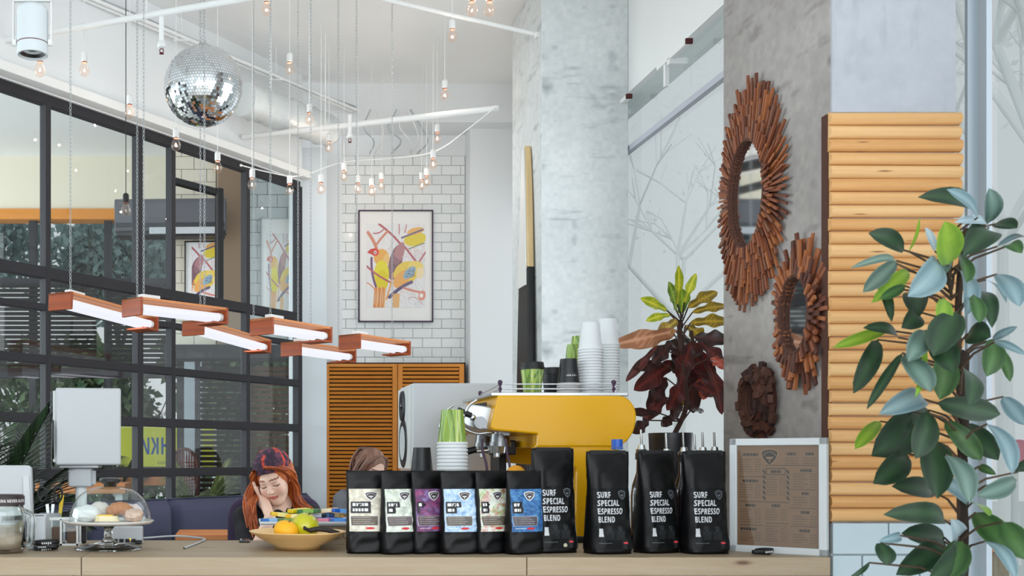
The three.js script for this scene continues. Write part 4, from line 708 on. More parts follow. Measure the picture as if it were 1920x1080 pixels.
{
  const K = { D: ['#142a1a', '#2c4a2c'], G: ['#264722', '#4a6e3a'], B: ['#5a757d', '#86a0a5'], P: ['#93aab4', '#b4c6cc'], L: ['#6c9c1c', '#93bd38'], S: ['#3c554e', '#6a8478'] };  // B and P: window sheen and backlight painted into the leaf colours
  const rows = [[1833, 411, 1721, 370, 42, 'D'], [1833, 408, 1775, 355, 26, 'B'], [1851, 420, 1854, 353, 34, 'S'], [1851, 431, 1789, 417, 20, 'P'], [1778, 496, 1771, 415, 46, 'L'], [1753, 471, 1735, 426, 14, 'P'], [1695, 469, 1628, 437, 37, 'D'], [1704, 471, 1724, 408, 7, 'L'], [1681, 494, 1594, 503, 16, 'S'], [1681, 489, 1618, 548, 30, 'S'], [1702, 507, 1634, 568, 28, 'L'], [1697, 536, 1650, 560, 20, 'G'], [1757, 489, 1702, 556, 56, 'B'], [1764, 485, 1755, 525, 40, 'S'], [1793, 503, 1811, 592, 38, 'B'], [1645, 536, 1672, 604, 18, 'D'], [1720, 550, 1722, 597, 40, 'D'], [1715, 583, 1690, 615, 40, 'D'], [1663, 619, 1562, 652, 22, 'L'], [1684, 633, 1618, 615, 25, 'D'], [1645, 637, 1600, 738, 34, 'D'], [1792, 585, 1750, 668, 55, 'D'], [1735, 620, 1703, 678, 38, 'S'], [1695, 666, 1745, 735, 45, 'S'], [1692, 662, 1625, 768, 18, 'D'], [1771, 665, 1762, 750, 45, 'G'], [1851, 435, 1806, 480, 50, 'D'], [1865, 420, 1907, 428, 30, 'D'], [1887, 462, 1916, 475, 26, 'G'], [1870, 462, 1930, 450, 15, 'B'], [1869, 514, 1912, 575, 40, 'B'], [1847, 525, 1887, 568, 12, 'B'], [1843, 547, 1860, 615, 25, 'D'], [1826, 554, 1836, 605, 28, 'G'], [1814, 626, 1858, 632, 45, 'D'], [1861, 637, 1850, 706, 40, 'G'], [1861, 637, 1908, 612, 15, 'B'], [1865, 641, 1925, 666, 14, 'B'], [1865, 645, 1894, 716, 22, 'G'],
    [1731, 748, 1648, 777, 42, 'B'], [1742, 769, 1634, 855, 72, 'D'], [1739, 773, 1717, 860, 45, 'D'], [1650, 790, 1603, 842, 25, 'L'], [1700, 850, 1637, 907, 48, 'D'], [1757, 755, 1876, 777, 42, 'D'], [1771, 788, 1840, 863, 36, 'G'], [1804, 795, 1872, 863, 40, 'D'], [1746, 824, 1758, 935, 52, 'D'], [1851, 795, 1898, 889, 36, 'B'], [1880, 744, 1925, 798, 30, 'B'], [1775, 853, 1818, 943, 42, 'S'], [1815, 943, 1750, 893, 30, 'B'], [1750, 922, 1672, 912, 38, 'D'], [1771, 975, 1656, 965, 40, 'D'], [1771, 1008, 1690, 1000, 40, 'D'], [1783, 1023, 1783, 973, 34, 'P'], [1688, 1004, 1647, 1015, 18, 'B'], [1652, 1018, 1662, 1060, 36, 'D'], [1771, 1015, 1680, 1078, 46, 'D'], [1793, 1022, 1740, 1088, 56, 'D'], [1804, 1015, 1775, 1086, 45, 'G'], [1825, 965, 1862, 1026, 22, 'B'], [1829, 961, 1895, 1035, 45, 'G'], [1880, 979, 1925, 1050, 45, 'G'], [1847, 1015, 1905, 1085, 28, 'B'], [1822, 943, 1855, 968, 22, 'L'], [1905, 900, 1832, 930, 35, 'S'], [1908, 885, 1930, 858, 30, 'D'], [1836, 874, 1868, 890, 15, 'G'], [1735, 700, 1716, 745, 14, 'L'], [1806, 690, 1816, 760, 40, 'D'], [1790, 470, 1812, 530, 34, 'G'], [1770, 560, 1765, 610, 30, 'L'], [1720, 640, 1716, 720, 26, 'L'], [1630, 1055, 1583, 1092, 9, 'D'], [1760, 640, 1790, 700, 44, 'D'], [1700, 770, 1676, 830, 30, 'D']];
  const root = at(1800, 1000, 2.42), t = thing('fig_plant', 'tall leafy green house plant with big oval leaves in the right foreground', 'plant', [root.x, 0, root.z]), inv = (p) => p.clone().sub(t.position);
  const veins = (K0) => { const a = lin(K0[0]), b = lin(K0[1]); return (u, s) => { const v = Math.abs(((u * 9 + Math.abs(s) * 1.6) % 1) - .5), k = Math.abs(s) < .08 ? 1 : v < .13 ? .65 : .12; return lerp3(a, b, k); }; };
  const stems = [];
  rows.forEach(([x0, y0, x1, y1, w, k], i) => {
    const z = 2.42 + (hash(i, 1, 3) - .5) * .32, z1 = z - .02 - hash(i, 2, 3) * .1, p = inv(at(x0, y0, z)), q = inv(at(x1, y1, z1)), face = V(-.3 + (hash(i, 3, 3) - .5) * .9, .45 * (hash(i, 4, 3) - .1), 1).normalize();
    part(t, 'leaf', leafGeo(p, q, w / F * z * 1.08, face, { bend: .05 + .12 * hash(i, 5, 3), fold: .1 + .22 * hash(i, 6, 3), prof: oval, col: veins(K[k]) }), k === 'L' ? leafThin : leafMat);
    const axis = V(inv(at(1800 - (y0 < 700 ? (700 - y0) * .08 : 0), y0 + 40, 2.44)).x, p.y - .05, -.02); stems.push(rod(p, p.clone().lerp(axis, .55).add(V(0, .012, 0)), .0022, 6, .0026), rod(p.clone().lerp(axis, .55).add(V(0, .012, 0)), axis, .0026, 6, .0034));
  });
  part(t, 'stalks', stems, M(0x4b3a2a, .8));
  part(t, 'stem', tube([V(0, .36, 0), inv(at(1803, 1075, 2.44)), inv(at(1800, 900, 2.44)), inv(at(1806, 760, 2.44)), inv(at(1796, 640, 2.44)), inv(at(1800, 520, 2.44)), inv(at(1812, 430, 2.46))], .007, 40, 8), M(0x3a2a1f, .9));
  { const pts = []; for (let k = 0; k < 30; k++) pts.push([.011 + rr(-.002, .003), k / 29 * 1.15]); part(t, 'support_pole', lathe([[0, 0], ...pts, [0, 1.16]], 12).translate(.02, .36, -.02), M(0x2a1f18, 1)); }
  part(t, 'pot', lathe([[0, 0], [.15, 0], [.165, .02], [.19, .36], [.2, .38], [.2, .4], [.18, .4], [.175, .36], [0, .35]], 36), mat.white);
  part(t, 'soil', cyl(.176, .176, .02, 0, .362, 0, 30), M(0x2b211a, 1));
}
{ // croton
  const base = at(1285, 850, 3.62), t = thing('croton', 'red, orange and yellow-green croton plant in a dark pot by the large mirror', 'plant', [base.x, TOP, -3.74]), inv = (p) => p.clone().sub(t.position);
  const lobed = (t) => (t < .05 ? .12 : .16 + .62 * Math.pow(Math.sin(Math.PI * Math.min(1, t * 1.02)), .8) * (1 + .3 * Math.sin(t * 15)) + .3 * Math.exp(-((t - .72) ** 2) / .02)) * (t > .96 ? (1 - t) * 22 : 1);
  const K = { Y: ['#6f8f14', '#e3d63a'], G: ['#2d5a17', '#a9c23a'], N: ['#5c4a16', '#c2a02c'], O: ['#8a5534', '#e0a884'], R: ['#2b1213', '#6f2c24'], C: ['#93382a', '#c8684e'], D: ['#1c1512', '#4a2520'], V: ['#3a1d10', '#e0b84a'] };
  const col = (k) => { const a = lin(K[k][0]), b = lin(K[k][1]); return (u, s) => { const v = Math.abs(((u * 8 + Math.abs(s) * 1.5) % 1) - .5); return lerp3(a, b, Math.abs(s) < .16 ? .95 : v < .14 ? .6 : .12 + .15 * u); }; };
  const rows = [[1270, 571, 1272, 497, 24, 'Y'], [1283, 567, 1305, 512, 18, 'Y'], [1268, 582, 1253, 528, 26, 'G'], [1276, 588, 1276, 540, 34, 'G'], [1250, 582, 1200, 560, 24, 'Y'], [1257, 590, 1211, 602, 20, 'Y'], [1290, 577, 1345, 547, 28, 'N'], [1298, 586, 1362, 574, 22, 'N'], [1294, 606, 1366, 603, 28, 'N'], [1268, 620, 1143, 648, 34, 'O'], [1264, 627, 1181, 652, 30, 'O'], [1234, 648, 1173, 716, 20, 'R'], [1262, 678, 1188, 732, 40, 'R'], [1298, 640, 1322, 740, 46, 'R'], [1308, 636, 1362, 692, 40, 'R'], [1318, 660, 1354, 778, 34, 'R'], [1297, 642, 1272, 712, 40, 'R'], [1302, 632, 1368, 640, 34, 'D'], [1335, 670, 1360, 692, 26, 'C'], [1275, 718, 1267, 768, 34, 'V'], [1248, 708, 1214, 770, 34, 'D'], [1240, 680, 1188, 690, 28, 'D'], [1237, 775, 1170, 771, 17, 'D'], [1216, 788, 1184, 812, 26, 'D'], [1296, 768, 1320, 771, 14, 'D'], [1285, 650, 1262, 700, 40, 'D'], [1290, 690, 1300, 775, 44, 'D'], [1280, 700, 1250, 770, 36, 'R'], [1260, 640, 1222, 680, 30, 'D'], [1310, 700, 1318, 750, 34, 'C'], [1270, 600, 1234, 630, 30, 'N'], [1285, 610, 1320, 640, 34, 'N'], [1262, 780, 1240, 800, 22, 'D'], [1300, 720, 1342, 740, 30, 'R'], [1284, 628, 1268, 668, 44, 'D'], [1292, 660, 1338, 710, 44, 'R'], [1250, 745, 1205, 790, 26, 'R'], [1268, 740, 1262, 790, 24, 'D']];
  rows.forEach(([x0, y0, x1, y1, w, k], i) => {
    const z = 3.74 + (hash(i, 1, 8) - .5) * .2, z1 = z + (hash(i, 2, 8) - .6) * .12, p = inv(at(x0, y0, z)), q = inv(at(x1, y1, z1)), face = V((hash(i, 3, 8) - .5) * .8, .55 * hash(i, 4, 8), 1).normalize();
    part(t, 'leaf', leafGeo(p, q, w / F * z * 1.0, face, { bend: .12 * hash(i, 5, 8), fold: .25 * hash(i, 6, 8), prof: lobed, col: col(k), n: 18, wave: .12 }), i < 9 ? leafThin : leafMat);
  });
  part(t, 'stem', [tube([V(0, .33, 0), inv(at(1287, 760, 3.74)), inv(at(1280, 690, 3.74)), inv(at(1273, 600, 3.74))], .009, 24, 8), tube([inv(at(1284, 720, 3.74)), inv(at(1300, 660, 3.74)), inv(at(1296, 620, 3.74))], .006, 14, 6), ...rows.map(([x0, y0], i) => rod(inv(at(x0, y0, 3.74 + (hash(i, 1, 8) - .5) * .2)), inv(at(1280, Math.min(y0 + 25, 790), 3.74)), .0026, 5))], M(0x3a251d, .9));
  part(t, 'pot', lathe([[0, 0], [.09, 0], [.1, .02], [.118, .34], [.12, .36], [.112, .36], [.108, .335], [0, .33]].map(([x, y]) => [x * .62, y]), 32), M(0x191a1f, .4)); part(t, 'soil', cyl(.066, .066, .012, 0, .338, 0, 24), M(0x251b15, 1));
}

// ---------------------------------------------------------------- things on the left of the counter
{ // jar with printed band
  const p = onTop(8, 1036), t = thing('glass_jar', 'clear glass storage jar with a black lettered band, at the left end of the counter', 'jar', [p.x, TOP, p.z]);
  part(t, 'jar', lathe([[0, .004], [.054, .004], [.06, .012], [.062, .03], [.062, .115], [.055, .128], [.053, .133], [.055, .136], [.053, .137], [.05, .132], [.052, .126], [.0585, .113], [.0585, .014], [0, .01]], 40), MP(0xf4faf8, .04, { transmission: 1, thickness: .01, ior: 1.45 }));
  part(t, 'lid', [cyl(.0575, .0575, .026, 0, .15, 0, 40), cyl(.054, .0575, .004, 0, .165, 0, 40)], M(0x2a1d20, .45));
  const txt = canvasTex(1024, 72, (g, w, h) => { g.fillStyle = '#2a1d20'; g.fillRect(0, 0, w, h); g.fillStyle = '#d5d2cf'; g.font = 'bold 40px sans-serif'; for (let k = 0; k < 2; k++) g.fillText('SURFING NEVER ALONE', 14 + k * 512, 50, 315); });
  part(t, 'band', new THREE.CylinderGeometry(.058, .058, .022, 48, 1, true).rotateY(2.61).translate(0, .15, 0), M(0xffffff, .55, { map: txt }));
  part(t, 'handle', tube([[.058, .12, .012], [.082, .108, .02], [.084, .06, .02], [.078, .03, .016], [.06, .022, .012]], .0085, 24, 10), MP(0xeef5f5, .05, { transmission: 1, thickness: .01, ior: 1.45 }));
  part(t, 'contents', lathe([[0, .012], [.055, .013], [.056, .045], [.03, .05], [0, .047]], 26), M(0xcdb39c, .9));
}
{ // card printer block and till screen
  const p = onTop(68, 1031), t = thing('receipt_printer', 'small white upright box between the glass jar and the black wristbands', 'printer', [p.x, TOP, p.z - .03]);
  part(t, 'body', box(.056, .1, .07, 0, .05, 0, .006), mat.plastic); part(t, 'slot', box(.04, .004, .012, 0, .1, .015), mat.black); part(t, 'lid', box(.054, .006, .05, 0, .101, -.008, .002), mat.plasticWhite);
  const q = onTop(20, 1018), s = thing('till_screen', 'white back of a till screen at the left edge behind the glass jar', 'screen', [q.x - .02, TOP, q.z - .06]);
  const b = part(s, 'housing', ext(roundShape([[-.16, 0], [.085, 0], [.075, .185], [-.16, .185]], .014), .03, .006).rotateX(-.12), mat.plastic); b.position.set(0, .062, 0);
  const c = part(s, 'edge_panel', ext(roundShape([[.058, .006], [.082, .006], [.07, .15], [.05, .15]], .006), .006, .0015).rotateX(-.12), mat.plasticWhite); c.position.set(0, .066, .031);
  part(b, 'port', box(.05, .05, .004, -.06, .06, .0265), mat.black); part(s, 'stand', [box(.06, .07, .03, -.05, .035, .0, .006), box(.2, .012, .14, -.05, .006, .01, .004)], mat.plastic);
}
{ const p = onTop(88, 1032); bandHeap('wristband', 'loose pile of black lettered wristbands left of the glass cake stand', [p.x, TOP, p.z], 5, .036); }
{ // wire card holder with two glass sides and a pot of scissors
  const p = onTop(112, 1026), t = thing('napkin_holder', 'white framed box with clear sides behind the wristbands', 'holder', [p.x, TOP, p.z - .09]);
  const f = []; for (const z of [-.03, .03]) for (const [x, w] of [[-.045, .006], [-.006, .006], [.045, .006]]) f.push(box(w, .082, .006, x, .041, z)); for (const z of [-.03, .03]) for (const y of [.003, .082]) f.push(box(.1, .006, .006, 0, y, z)); for (const x of [-.047, .047]) for (const y of [.003, .082]) f.push(box(.006, .006, .06, x, y, 0));
  part(t, 'frame', f, mat.white); part(t, 'side', new THREE.PlaneGeometry(.09, .076).translate(0, .042, .03), mat.glass); part(t, 'contents', [box(.03, .05, .03, -.025, .031, -.005, .004), box(.026, .045, .03, .022, .028, -.004, .004)], M(0x6b4f3f, .7));
  const q = onTop(146, 1022), b = thing('black_card_reader', 'black upright card reader between the clear box and the cake stand', 'card reader', [q.x, TOP, q.z - .08]); part(b, 'body', box(.03, .062, .03, 0, .031, 0, .004), mat.black); part(b, 'keys', box(.02, .026, .002, 0, .022, .0155), M(0x2c2c30, .6));
  const r = onTop(96, 1012), c = thing('pen_pot', 'dark pot behind the clear box holding scissors', 'pot', [r.x, TOP, r.z + .02]); part(c, 'pot', lathe([[0, 0], [.034, 0], [.036, .09], [.033, .09], [.031, .004], [0, .004]], 24), M(0x9da3a6, .5));
  const sc = thing('scissors', 'black handled scissors standing in the pot at the left', 'scissors', [r.x, TOP + .055, r.z + .02]);
  for (const s of [-1, 1]) { const m = part(sc, 'blade', [box(.01, .09, .003, s * .004, .02, 0)], mat.steel); const h = part(m, 'handle', new THREE.TorusGeometry(.019, .005, 8, 22).scale(.72, 1.25, 1).translate(s * .0175, .098, 0), mat.black); m.rotation.z = -s * .09; }
  const ye = thing('marker', 'yellow marker standing in the pot beside the scissors', 'marker', [r.x + .022, TOP + .006, r.z + .015]); part(ye, 'barrel', cyl(.006, .006, .12, 0, .06, 0, 12), M(0xe2c53a, .5)); part(ye, 'cap', cyl(.0068, .0068, .04, 0, .125, 0, 12), M(0xd8b82c, .5)); ye.rotation.z = -.12;
}
{ // cake stand
  const p = onTop(203, 1030), X = p.x, Z = p.z, y = .077;
  const t = thing('cake_stand', 'footed glass cake stand with a pale plate', 'cake stand', [X, TOP, Z]), cg = MP(0xf3f8f8, .03, { transmission: 1, thickness: .006, ior: 1.45 });
  part(t, 'foot', lathe([[0, .004], [.1, .002], [.101, .006], [.06, .014], [.025, .022], [.013, .034], [.012, .06], [.024, y - .004], [.03, y], [0, y]], 44), cg);
  part(t, 'plate', lathe([[0, y], [.128, y], [.137, y + .009], [.134, y + .0105], [.124, y + .005], [0, y + .005]], 48), MP(0xece6e0, .25, { clearcoat: .5 }));
  const d = thing('cake_dome', 'clear glass dome with a black knob covering pastries on the cake stand', 'cake dome', [X + .006, TOP + y + .0055, Z]), pts = []; for (let k = 0; k <= 20; k++) { const a = k / 20 * Math.PI / 2; pts.push([.122 * Math.cos(a) ** .75, .002 + .104 * Math.sin(a)]); }
  part(d, 'dome', lathe(pts, 48), glassThin(0xf4fafa, .02)); part(d, 'rim', new THREE.TorusGeometry(.122, .0022, 6, 48).rotateX(Math.PI / 2).translate(0, .0022, 0), cg);
  part(d, 'knob', lathe([[0, .104], [.02, .105], [.018, .11], [.03, .118], [.033, .124], [.03, .13], [0, .131]], 28), mat.blackGloss); part(d, 'knob_band', lathe([[.0331, .1205], [.0338, .124], [.0325, .1275]], 28), mat.black);
  const fy = TOP + y + .0055, food = (n, l, c, x, z, g, m) => { const f = thing(n, l, c, [X + x, fy, Z + z]); part(f, n === 'pastry' ? 'pastry_body' : 'body', g, m); return f; };
  const lump = (rx, ry, rz, s) => { const g = new THREE.SphereGeometry(1, 26, 18), q = g.attributes.position; for (let i = 0; i < q.count; i++) { const k = 1 + (vnoise(q.getX(i) * 3 + 9, q.getY(i) * 3 + q.getZ(i) * 2 + 9, s, [97, 97]) - .5) * .35; q.setXYZ(i, q.getX(i) * rx * k, Math.max(-.98, q.getY(i) * k) * ry + ry * .97, q.getZ(i) * rz * k); } g.computeVertexNormals(); return g; };
  food('sandwich', 'white wrapped sandwich at the left under the glass dome', 'sandwich', -.062, .012, lump(.042, .024, .034, 5), M(0xece8e6, .7));
  const pie = food('pie_slice', 'yellow topped pastry in the middle under the glass dome', 'pastry', .002, .05, ext(shape([[-.034, 0], [.036, 0], [.03, .016], [-.03, .018]]), .04, .003).translate(0, .003, -.02), M(0xe6cfa0, .7)); part(pie, 'topping', ext(shape([[-.028, 0], [.02, 0], [.016, .007], [-.024, .007]]), .034, .002).translate(0, .017, -.016), M(0xeeb51a, .4));
  const cr = food('croissant', 'brown croissant standing right of the yellow pastry under the dome', 'pastry', .034, -.012, [0, 1, 2, 3, 4].map((k) => { const a = -1 + k * .5; return new THREE.SphereGeometry(.014 + .006 * Math.cos(a), 14, 10).scale(1, 1, .8).translate(Math.sin(a) * .03, .02 + Math.cos(a) * .02, Math.cos(a) * .006); }), M(0xb97a4e, .7));
  food('bun', 'glazed bun wrapped in clear film at the right under the dome', 'pastry', .078, .01, lump(.03, .02, .03, 8), MP(0xd8b09a, .4, { clearcoat: .7 })); food('meringue', 'pale pink meringue behind the wrapped bun under the dome', 'pastry', .066, -.05, lump(.03, .026, .028, 11), M(0xe6cfcf, .7)); food('roll', 'pale bread roll at the back left under the dome', 'pastry', -.03, -.05, lump(.036, .028, .03, 14), M(0xe2d6cc, .8));
}
{ // white router box behind the stand with its cable
  const p = onTop(237, 1020), t = thing('router', 'small white network box with ports right behind the cake stand', 'router', [p.x, TOP, p.z - .02]); part(t, 'body', box(.1, .055, .05, 0, .0275, 0, .005), mat.plastic);
  part(t, 'ports', [0, 1, 2, 3].map((k) => box(.014, .011, .004, -.034 + k * .019, .011, .0245)), mat.black); part(t, 'plug', [box(.02, .01, .03, .04, .008, .035, .002), box(.008, .007, .01, .02, .01, .03)], mat.black); part(t, 'status_light', box(.006, .005, .003, .012, .015, .025), lum(.9, .65, .05));
  const a = onTop(268, 1011), b = onTop(330, 1007), c = onTop(382, 1012), d = onTop(345, 1030); single('white_cable', 'thin white cable curving over the bare counter right of the cake stand', 'cable', tube([a, b, c, onTop(375, 1018), d].map((q) => q.clone().setY(TOP + .0035)), .0032, 40, 6), mat.plastic);
}
// bowl of fruit
{
  const p = onTop(558, 1030), t = thing('fruit_bowl', 'wide shallow wooden bowl on the counter holding two fruits', 'bowl', [p.x, TOP, p.z]);
  part(t, 'bowl', lathe([[0, 0], [.068, 0], [.07, .012], [.11, .032], [.143, .052], [.145, .0545], [.141, .0555], [.1, .036], [.05, .022], [0, .02]], 52), M(0xffffff, .4, { map: woodTex([238, 200, 140], [218, 168, 100], 51, [3, 1]) }));
  const fr = (n, l, x, z, y, r, sy, m) => { const f = thing(n, l, n === 'apple' ? 'apple' : 'orange', [p.x + x, TOP + y, p.z + z]); const pts = []; for (let k = 0; k <= 20; k++) { const a = -Math.PI / 2 + k / 20 * Math.PI; pts.push([r * Math.cos(a) * (1 + .05 * Math.sin(a)), r * sy * Math.sin(a) * (Math.abs(a) > 1.3 ? 1 - (Math.abs(a) - 1.3) * .5 : 1)]); } part(f, 'fruit', lathe(pts, 30), m); part(f, 'stalk', rod(V(0, r * sy * .82, 0), V(.004, r * sy * 1.08, 0), .0018, 6), M(0x4d3a1c, .8)); f.rotation.set(.15, 0, -.25); return f; };
  fr('orange', 'round orange in the wooden bowl, left of the green apple', -.036, .025, .056, .037, .86, M(0xf2b014, .5)); fr('apple', 'yellow-green apple in the wooden bowl right of the orange', .022, -.012, .066, .042, 1.0, MP(0xc0bd12, .35, { clearcoat: .4 }));
  const ba = thing('banana_stalk', 'blackened banana lying in the wooden bowl right of the apple', 'banana', [p.x + .075, TOP + .05, p.z + .03]); part(ba, 'peel', tube([[-.042, .008, 0], [-.02, .012, .002], [.01, .01, .006], [.045, -.001, .01]], .0075, 20, 8), M(0x241a16, .6)); part(ba, 'stem', [rod(V(-.042, .008, 0), V(-.055, .014, 0), .005, 8), box(.008, .012, .01, -.056, .015, 0, .002)], M(0x1a1412, .7));
}
{ const p = onTop(458, 1016), t = thing('phone', 'small black phone propped on the counter just left of the wooden bowl', 'phone', [p.x, TOP, p.z]); part(t, 'body', box(.034, .006, .07, 0, .004, 0, .002).rotateX(0), mat.blackGloss); part(t, 'camera', cyl(.003, .003, .002, -.01, .008, -.02, 10), mat.steel); }
// wooden box and tray with chocolate bars
{
  const Z = 3.42, a = at(592, 985, Z), b = at(700, 985, Z), t = thing('wooden_box', 'small pale wooden box behind the bowl carrying a tray of bars', 'box', [(a.x + b.x) / 2, TOP, -Z - .01]); const w = b.x - a.x, h = a.y - TOP;
  part(t, 'side', uvm(box(w, h, .012, 0, h / 2, .09, .001)), mat.pine); part(t, 'side', uvm(box(w, h, .012, 0, h / 2, -.09, .001)), mat.pine); for (const s of [-1, 1]) part(t, 'end', uvm(box(.012, h, .17, s * (w / 2 - .006), h / 2, 0, .001)), mat.pine); part(t, 'lid', uvm(box(w, .006, .19, 0, h + .003, 0, .001)), mat.pinePale);
  part(t, 'round_mark', new THREE.TorusGeometry(.011, .0013, 5, 24).scale(1.3, 1, 1).translate(0, h * .55, .0965), M(0x8f6a44, .8));
  const y = a.y + .007, tr = thing('tray', 'white tray on the wooden box spread with colourful chocolate bars', 'tray', [0, y, -Z + .02]), x0 = at(486, 980, Z).x, x1 = at(668, 980, Z).x;
  part(tr, 'tray', [box(x1 - x0, .006, .17, (x0 + x1) / 2, .003, 0, .002), box(x1 - x0, .011, .004, (x0 + x1) / 2, .0055, .083), box(x1 - x0, .011, .004, (x0 + x1) / 2, .0055, -.083)], mat.plasticWhite);
  const bars_ = [[510, .045, 0, '#2f6fb8', '#8db8e0', 'blue chocolate bar lying leftmost on the tray', .2], [540, .05, 0, '#3f6a2a', '#7e9a4a', 'green chocolate bar flat at the tray front', -.1], [612, .03, 0, '#1550a8', '#2f86e0', 'bright blue chocolate bar low on the tray, right of centre', .15], [632, .055, 0, '#1d5fb4', '#3a8ce0', 'bright blue chocolate bar at the front right of the tray', -.2], [648, -.02, 0, '#8aa7b4', '#d7e2e4', 'pale grey-blue chocolate bar at the right end of the tray', .3], [528, -.02, 1, '#e8bb1c', '#f6e08a', 'yellow chocolate bar upper left on the pile', .1], [556, .05, 1, '#f0b414', '#fae6a0', 'yellow chocolate bar standing out over the apple', -.5], [588, .0, 1, '#252a2e', '#d8dcdc', 'black and white chocolate bar in the middle of the pile', .25], [606, -.04, 1, '#1b4f9e', '#5a9ae0', 'dark blue chocolate bar under the cream ones', 0], [562, -.04, 2, '#e2c40e', '#f5e66a', 'yellow-green chocolate bar lying across the top of the pile', .5], [612, -.02, 2, '#efc173', '#f9e6bd', 'cream and orange chocolate bar on the right of the pile top', -.3], [630, -.045, 1, '#e9ac55', '#f4d9a0', 'orange chocolate bar at the back right of the pile', -.5], [550, -.06, 1, '#4d8a2c', '#90bf50', 'green chocolate bar at the back of the pile', .1], [600, .05, 0, '#c12a4c', '#e58aa0', 'crimson chocolate bar peeping out under the blue ones', .05], [578, .02, 2, '#2a6a34', '#7fae4a', 'dark green chocolate bar resting across the black and white one', -.35], [640, -.01, 2, '#1f66c4', '#6fb0f0', 'sky blue chocolate bar on the right end of the pile top', .4]];
  bars_.forEach(([px, z, lv, c1, c2, l, tw], i) => {
    const q = thing('chocolate_bar', l, 'chocolate bar', [at(px, 970, Z).x, y + .006 + lv * .0135 + (i % 3) * .0004, -Z + .02 + z], tw, 'chocolate bars on the white tray');
    part(q, 'wrapper', box(.072, .0125, .034, 0, .0066, 0, .003), M(c1, .35)); part(q, 'sleeve', box(.036, .0131, .0345, .002, .0066, 0, .002), M(c2, .45));
    if (lv) q.rotation.z = (hash(i, 1, 2) - .5) * .34;
  });
}
// slatted cupboard doors on the back wall
{
  const t = thing('louvred_cupboard', 'tall orange-brown cupboard with two slatted doors below the tiled wall', 'cupboard', [.627, 0, -7.6]), W = 1.018, H = 1.955;
  part(t, 'carcass', [box(.02, H, .09, .01, H / 2, -.05), box(.02, H, .09, W - .01, H / 2, -.05), box(W, .02, .09, W / 2, H - .01, -.05), box(W, H, .01, W / 2, H / 2, -.092)], M(0x2a1a0e, .8));
  const sl = [0, 1, 2].map((k) => uvm(box(.5, .0185, .007), 'x', [k * .4, k * .3]).rotateX(.35));
  [[.012, .53], [.534, 1.006]].forEach(([a, b]) => {
    const w = b - a, d = part(t, 'door', [uvm(box(.034, H - .02, .024, a + .017, H / 2, 0, .002), 'y'), uvm(box(.034, H - .02, .024, b - .017, H / 2, 0, .002), 'y'), uvm(box(w - .06, .022, .024, (a + b) / 2, H - .021, 0, .002)), uvm(box(w - .06, .06, .024, (a + b) / 2, .04, 0, .002))], mat.shutter);
    for (let k = 0; k < 50; k++) { const m = part(d, 'slat', sl[k % 3], mat.shutter); m.scale.x = (w - .066) / .5; m.position.set((a + b) / 2, H - .047 - k * .0283, .001); }
  });
}
// sofa along the partition
{
  const t = thing('sofa', 'blue-grey tufted bench sofa running along the glazed partition', 'sofa', [PT.x, 0, PT.z], PT.turn);
  part(t, 'back_frame', box(3.3, 1.02, .07, 1.72, .53, -.075, .015), mat.sofa); part(t, 'base', box(3.3, .28, .62, 1.72, .16, -.42, .01), mat.sofaDark);
  for (let i = 0; i < 5; i++) {
    const s0 = .05 + i * .7 - .002, nx = 22, ny = 16, g = new THREE.PlaneGeometry(.69, .56, nx, ny), q = g.attributes.position;
    for (let k = 0; k < q.count; k++) { const x = q.getX(k), y = q.getY(k), ex = 1 - Math.abs(x / .345) ** 8, ey = 1 - Math.abs(y / .28) ** 8; let d = .1 * Math.max(0, ex * ey) ** .4; for (const [bx, by] of [[-.17, .02], [.17, .02]]) d -= .028 * Math.exp(-((x - bx) ** 2 + (y - by) ** 2) / .0022) + .01 * Math.exp(-((x - bx) ** 2) / .0006) * (1 - ex * .2) * .5; q.setZ(k, d); }
    g.computeVertexNormals(); g.rotateY(Math.PI).translate(s0 + .345, .755, -.112); const c = part(t, 'back_cushion', g, mat.sofa);
    part(c, 'button', [-.17, .17].map((b) => ball(.011, s0 + .345 - b, .775, -.185, 10, 8)), mat.sofaDark); part(c, 'piping', tube([[s0 + .01, 1.034, -.115], [s0 + .345, 1.039, -.115], [s0 + .68, 1.034, -.115]], .005, 12, 6), mat.sofaDark);
    part(t, 'seat_cushion', box(.69, .14, .56, s0 + .345, .37, -.42, .03), mat.sofa);
  }
}
{ const t = thing('side_table', 'small wooden table in front of the blue-grey sofa, left of the red-haired woman', 'table', [-.14, 0, -5.75]); part(t, 'table_top', uvm(box(.34, .03, .4, 0, .86, 0, .004)), mat.lampEdge); part(t, 'apron', uvm(box(.3, .05, .36, 0, .82, 0)), mat.pinePale); for (const x of [-.14, .14]) for (const z of [-.17, .17]) part(t, 'leg', box(.03, .8, .03, x, .4, z), mat.pine); }
function chair(label, x, Z, turn, topY, w) {
  const t = thing('upholstered_chair', label, 'chair', [x, 0, -Z], turn), m = M(0x3b2f48, .9);
  part(t, 'backrest', ext(roundShape([[-w / 2, .42], [w / 2, .42], [w / 2, topY, .12], [-w / 2, topY, .12]], .03), .07, .02).translate(0, 0, -.035), m); part(t, 'seat', box(w, .08, .46, 0, .43, .25, .03), m);
  for (const s of [-1, 1]) for (const z of [.05, .44]) part(t, 'leg', cyl(.016, .011, .4, s * (w / 2 - .05), .2, z, 10), mat.lampWood);
}
chair('dark purple upholstered chair with rounded back behind the red-haired woman', .2, 5.3, 0, 1.085, .47);
chair('dark purple upholstered chair of the woman with long brown hair', .86, 7.05, .2, .98, .46);
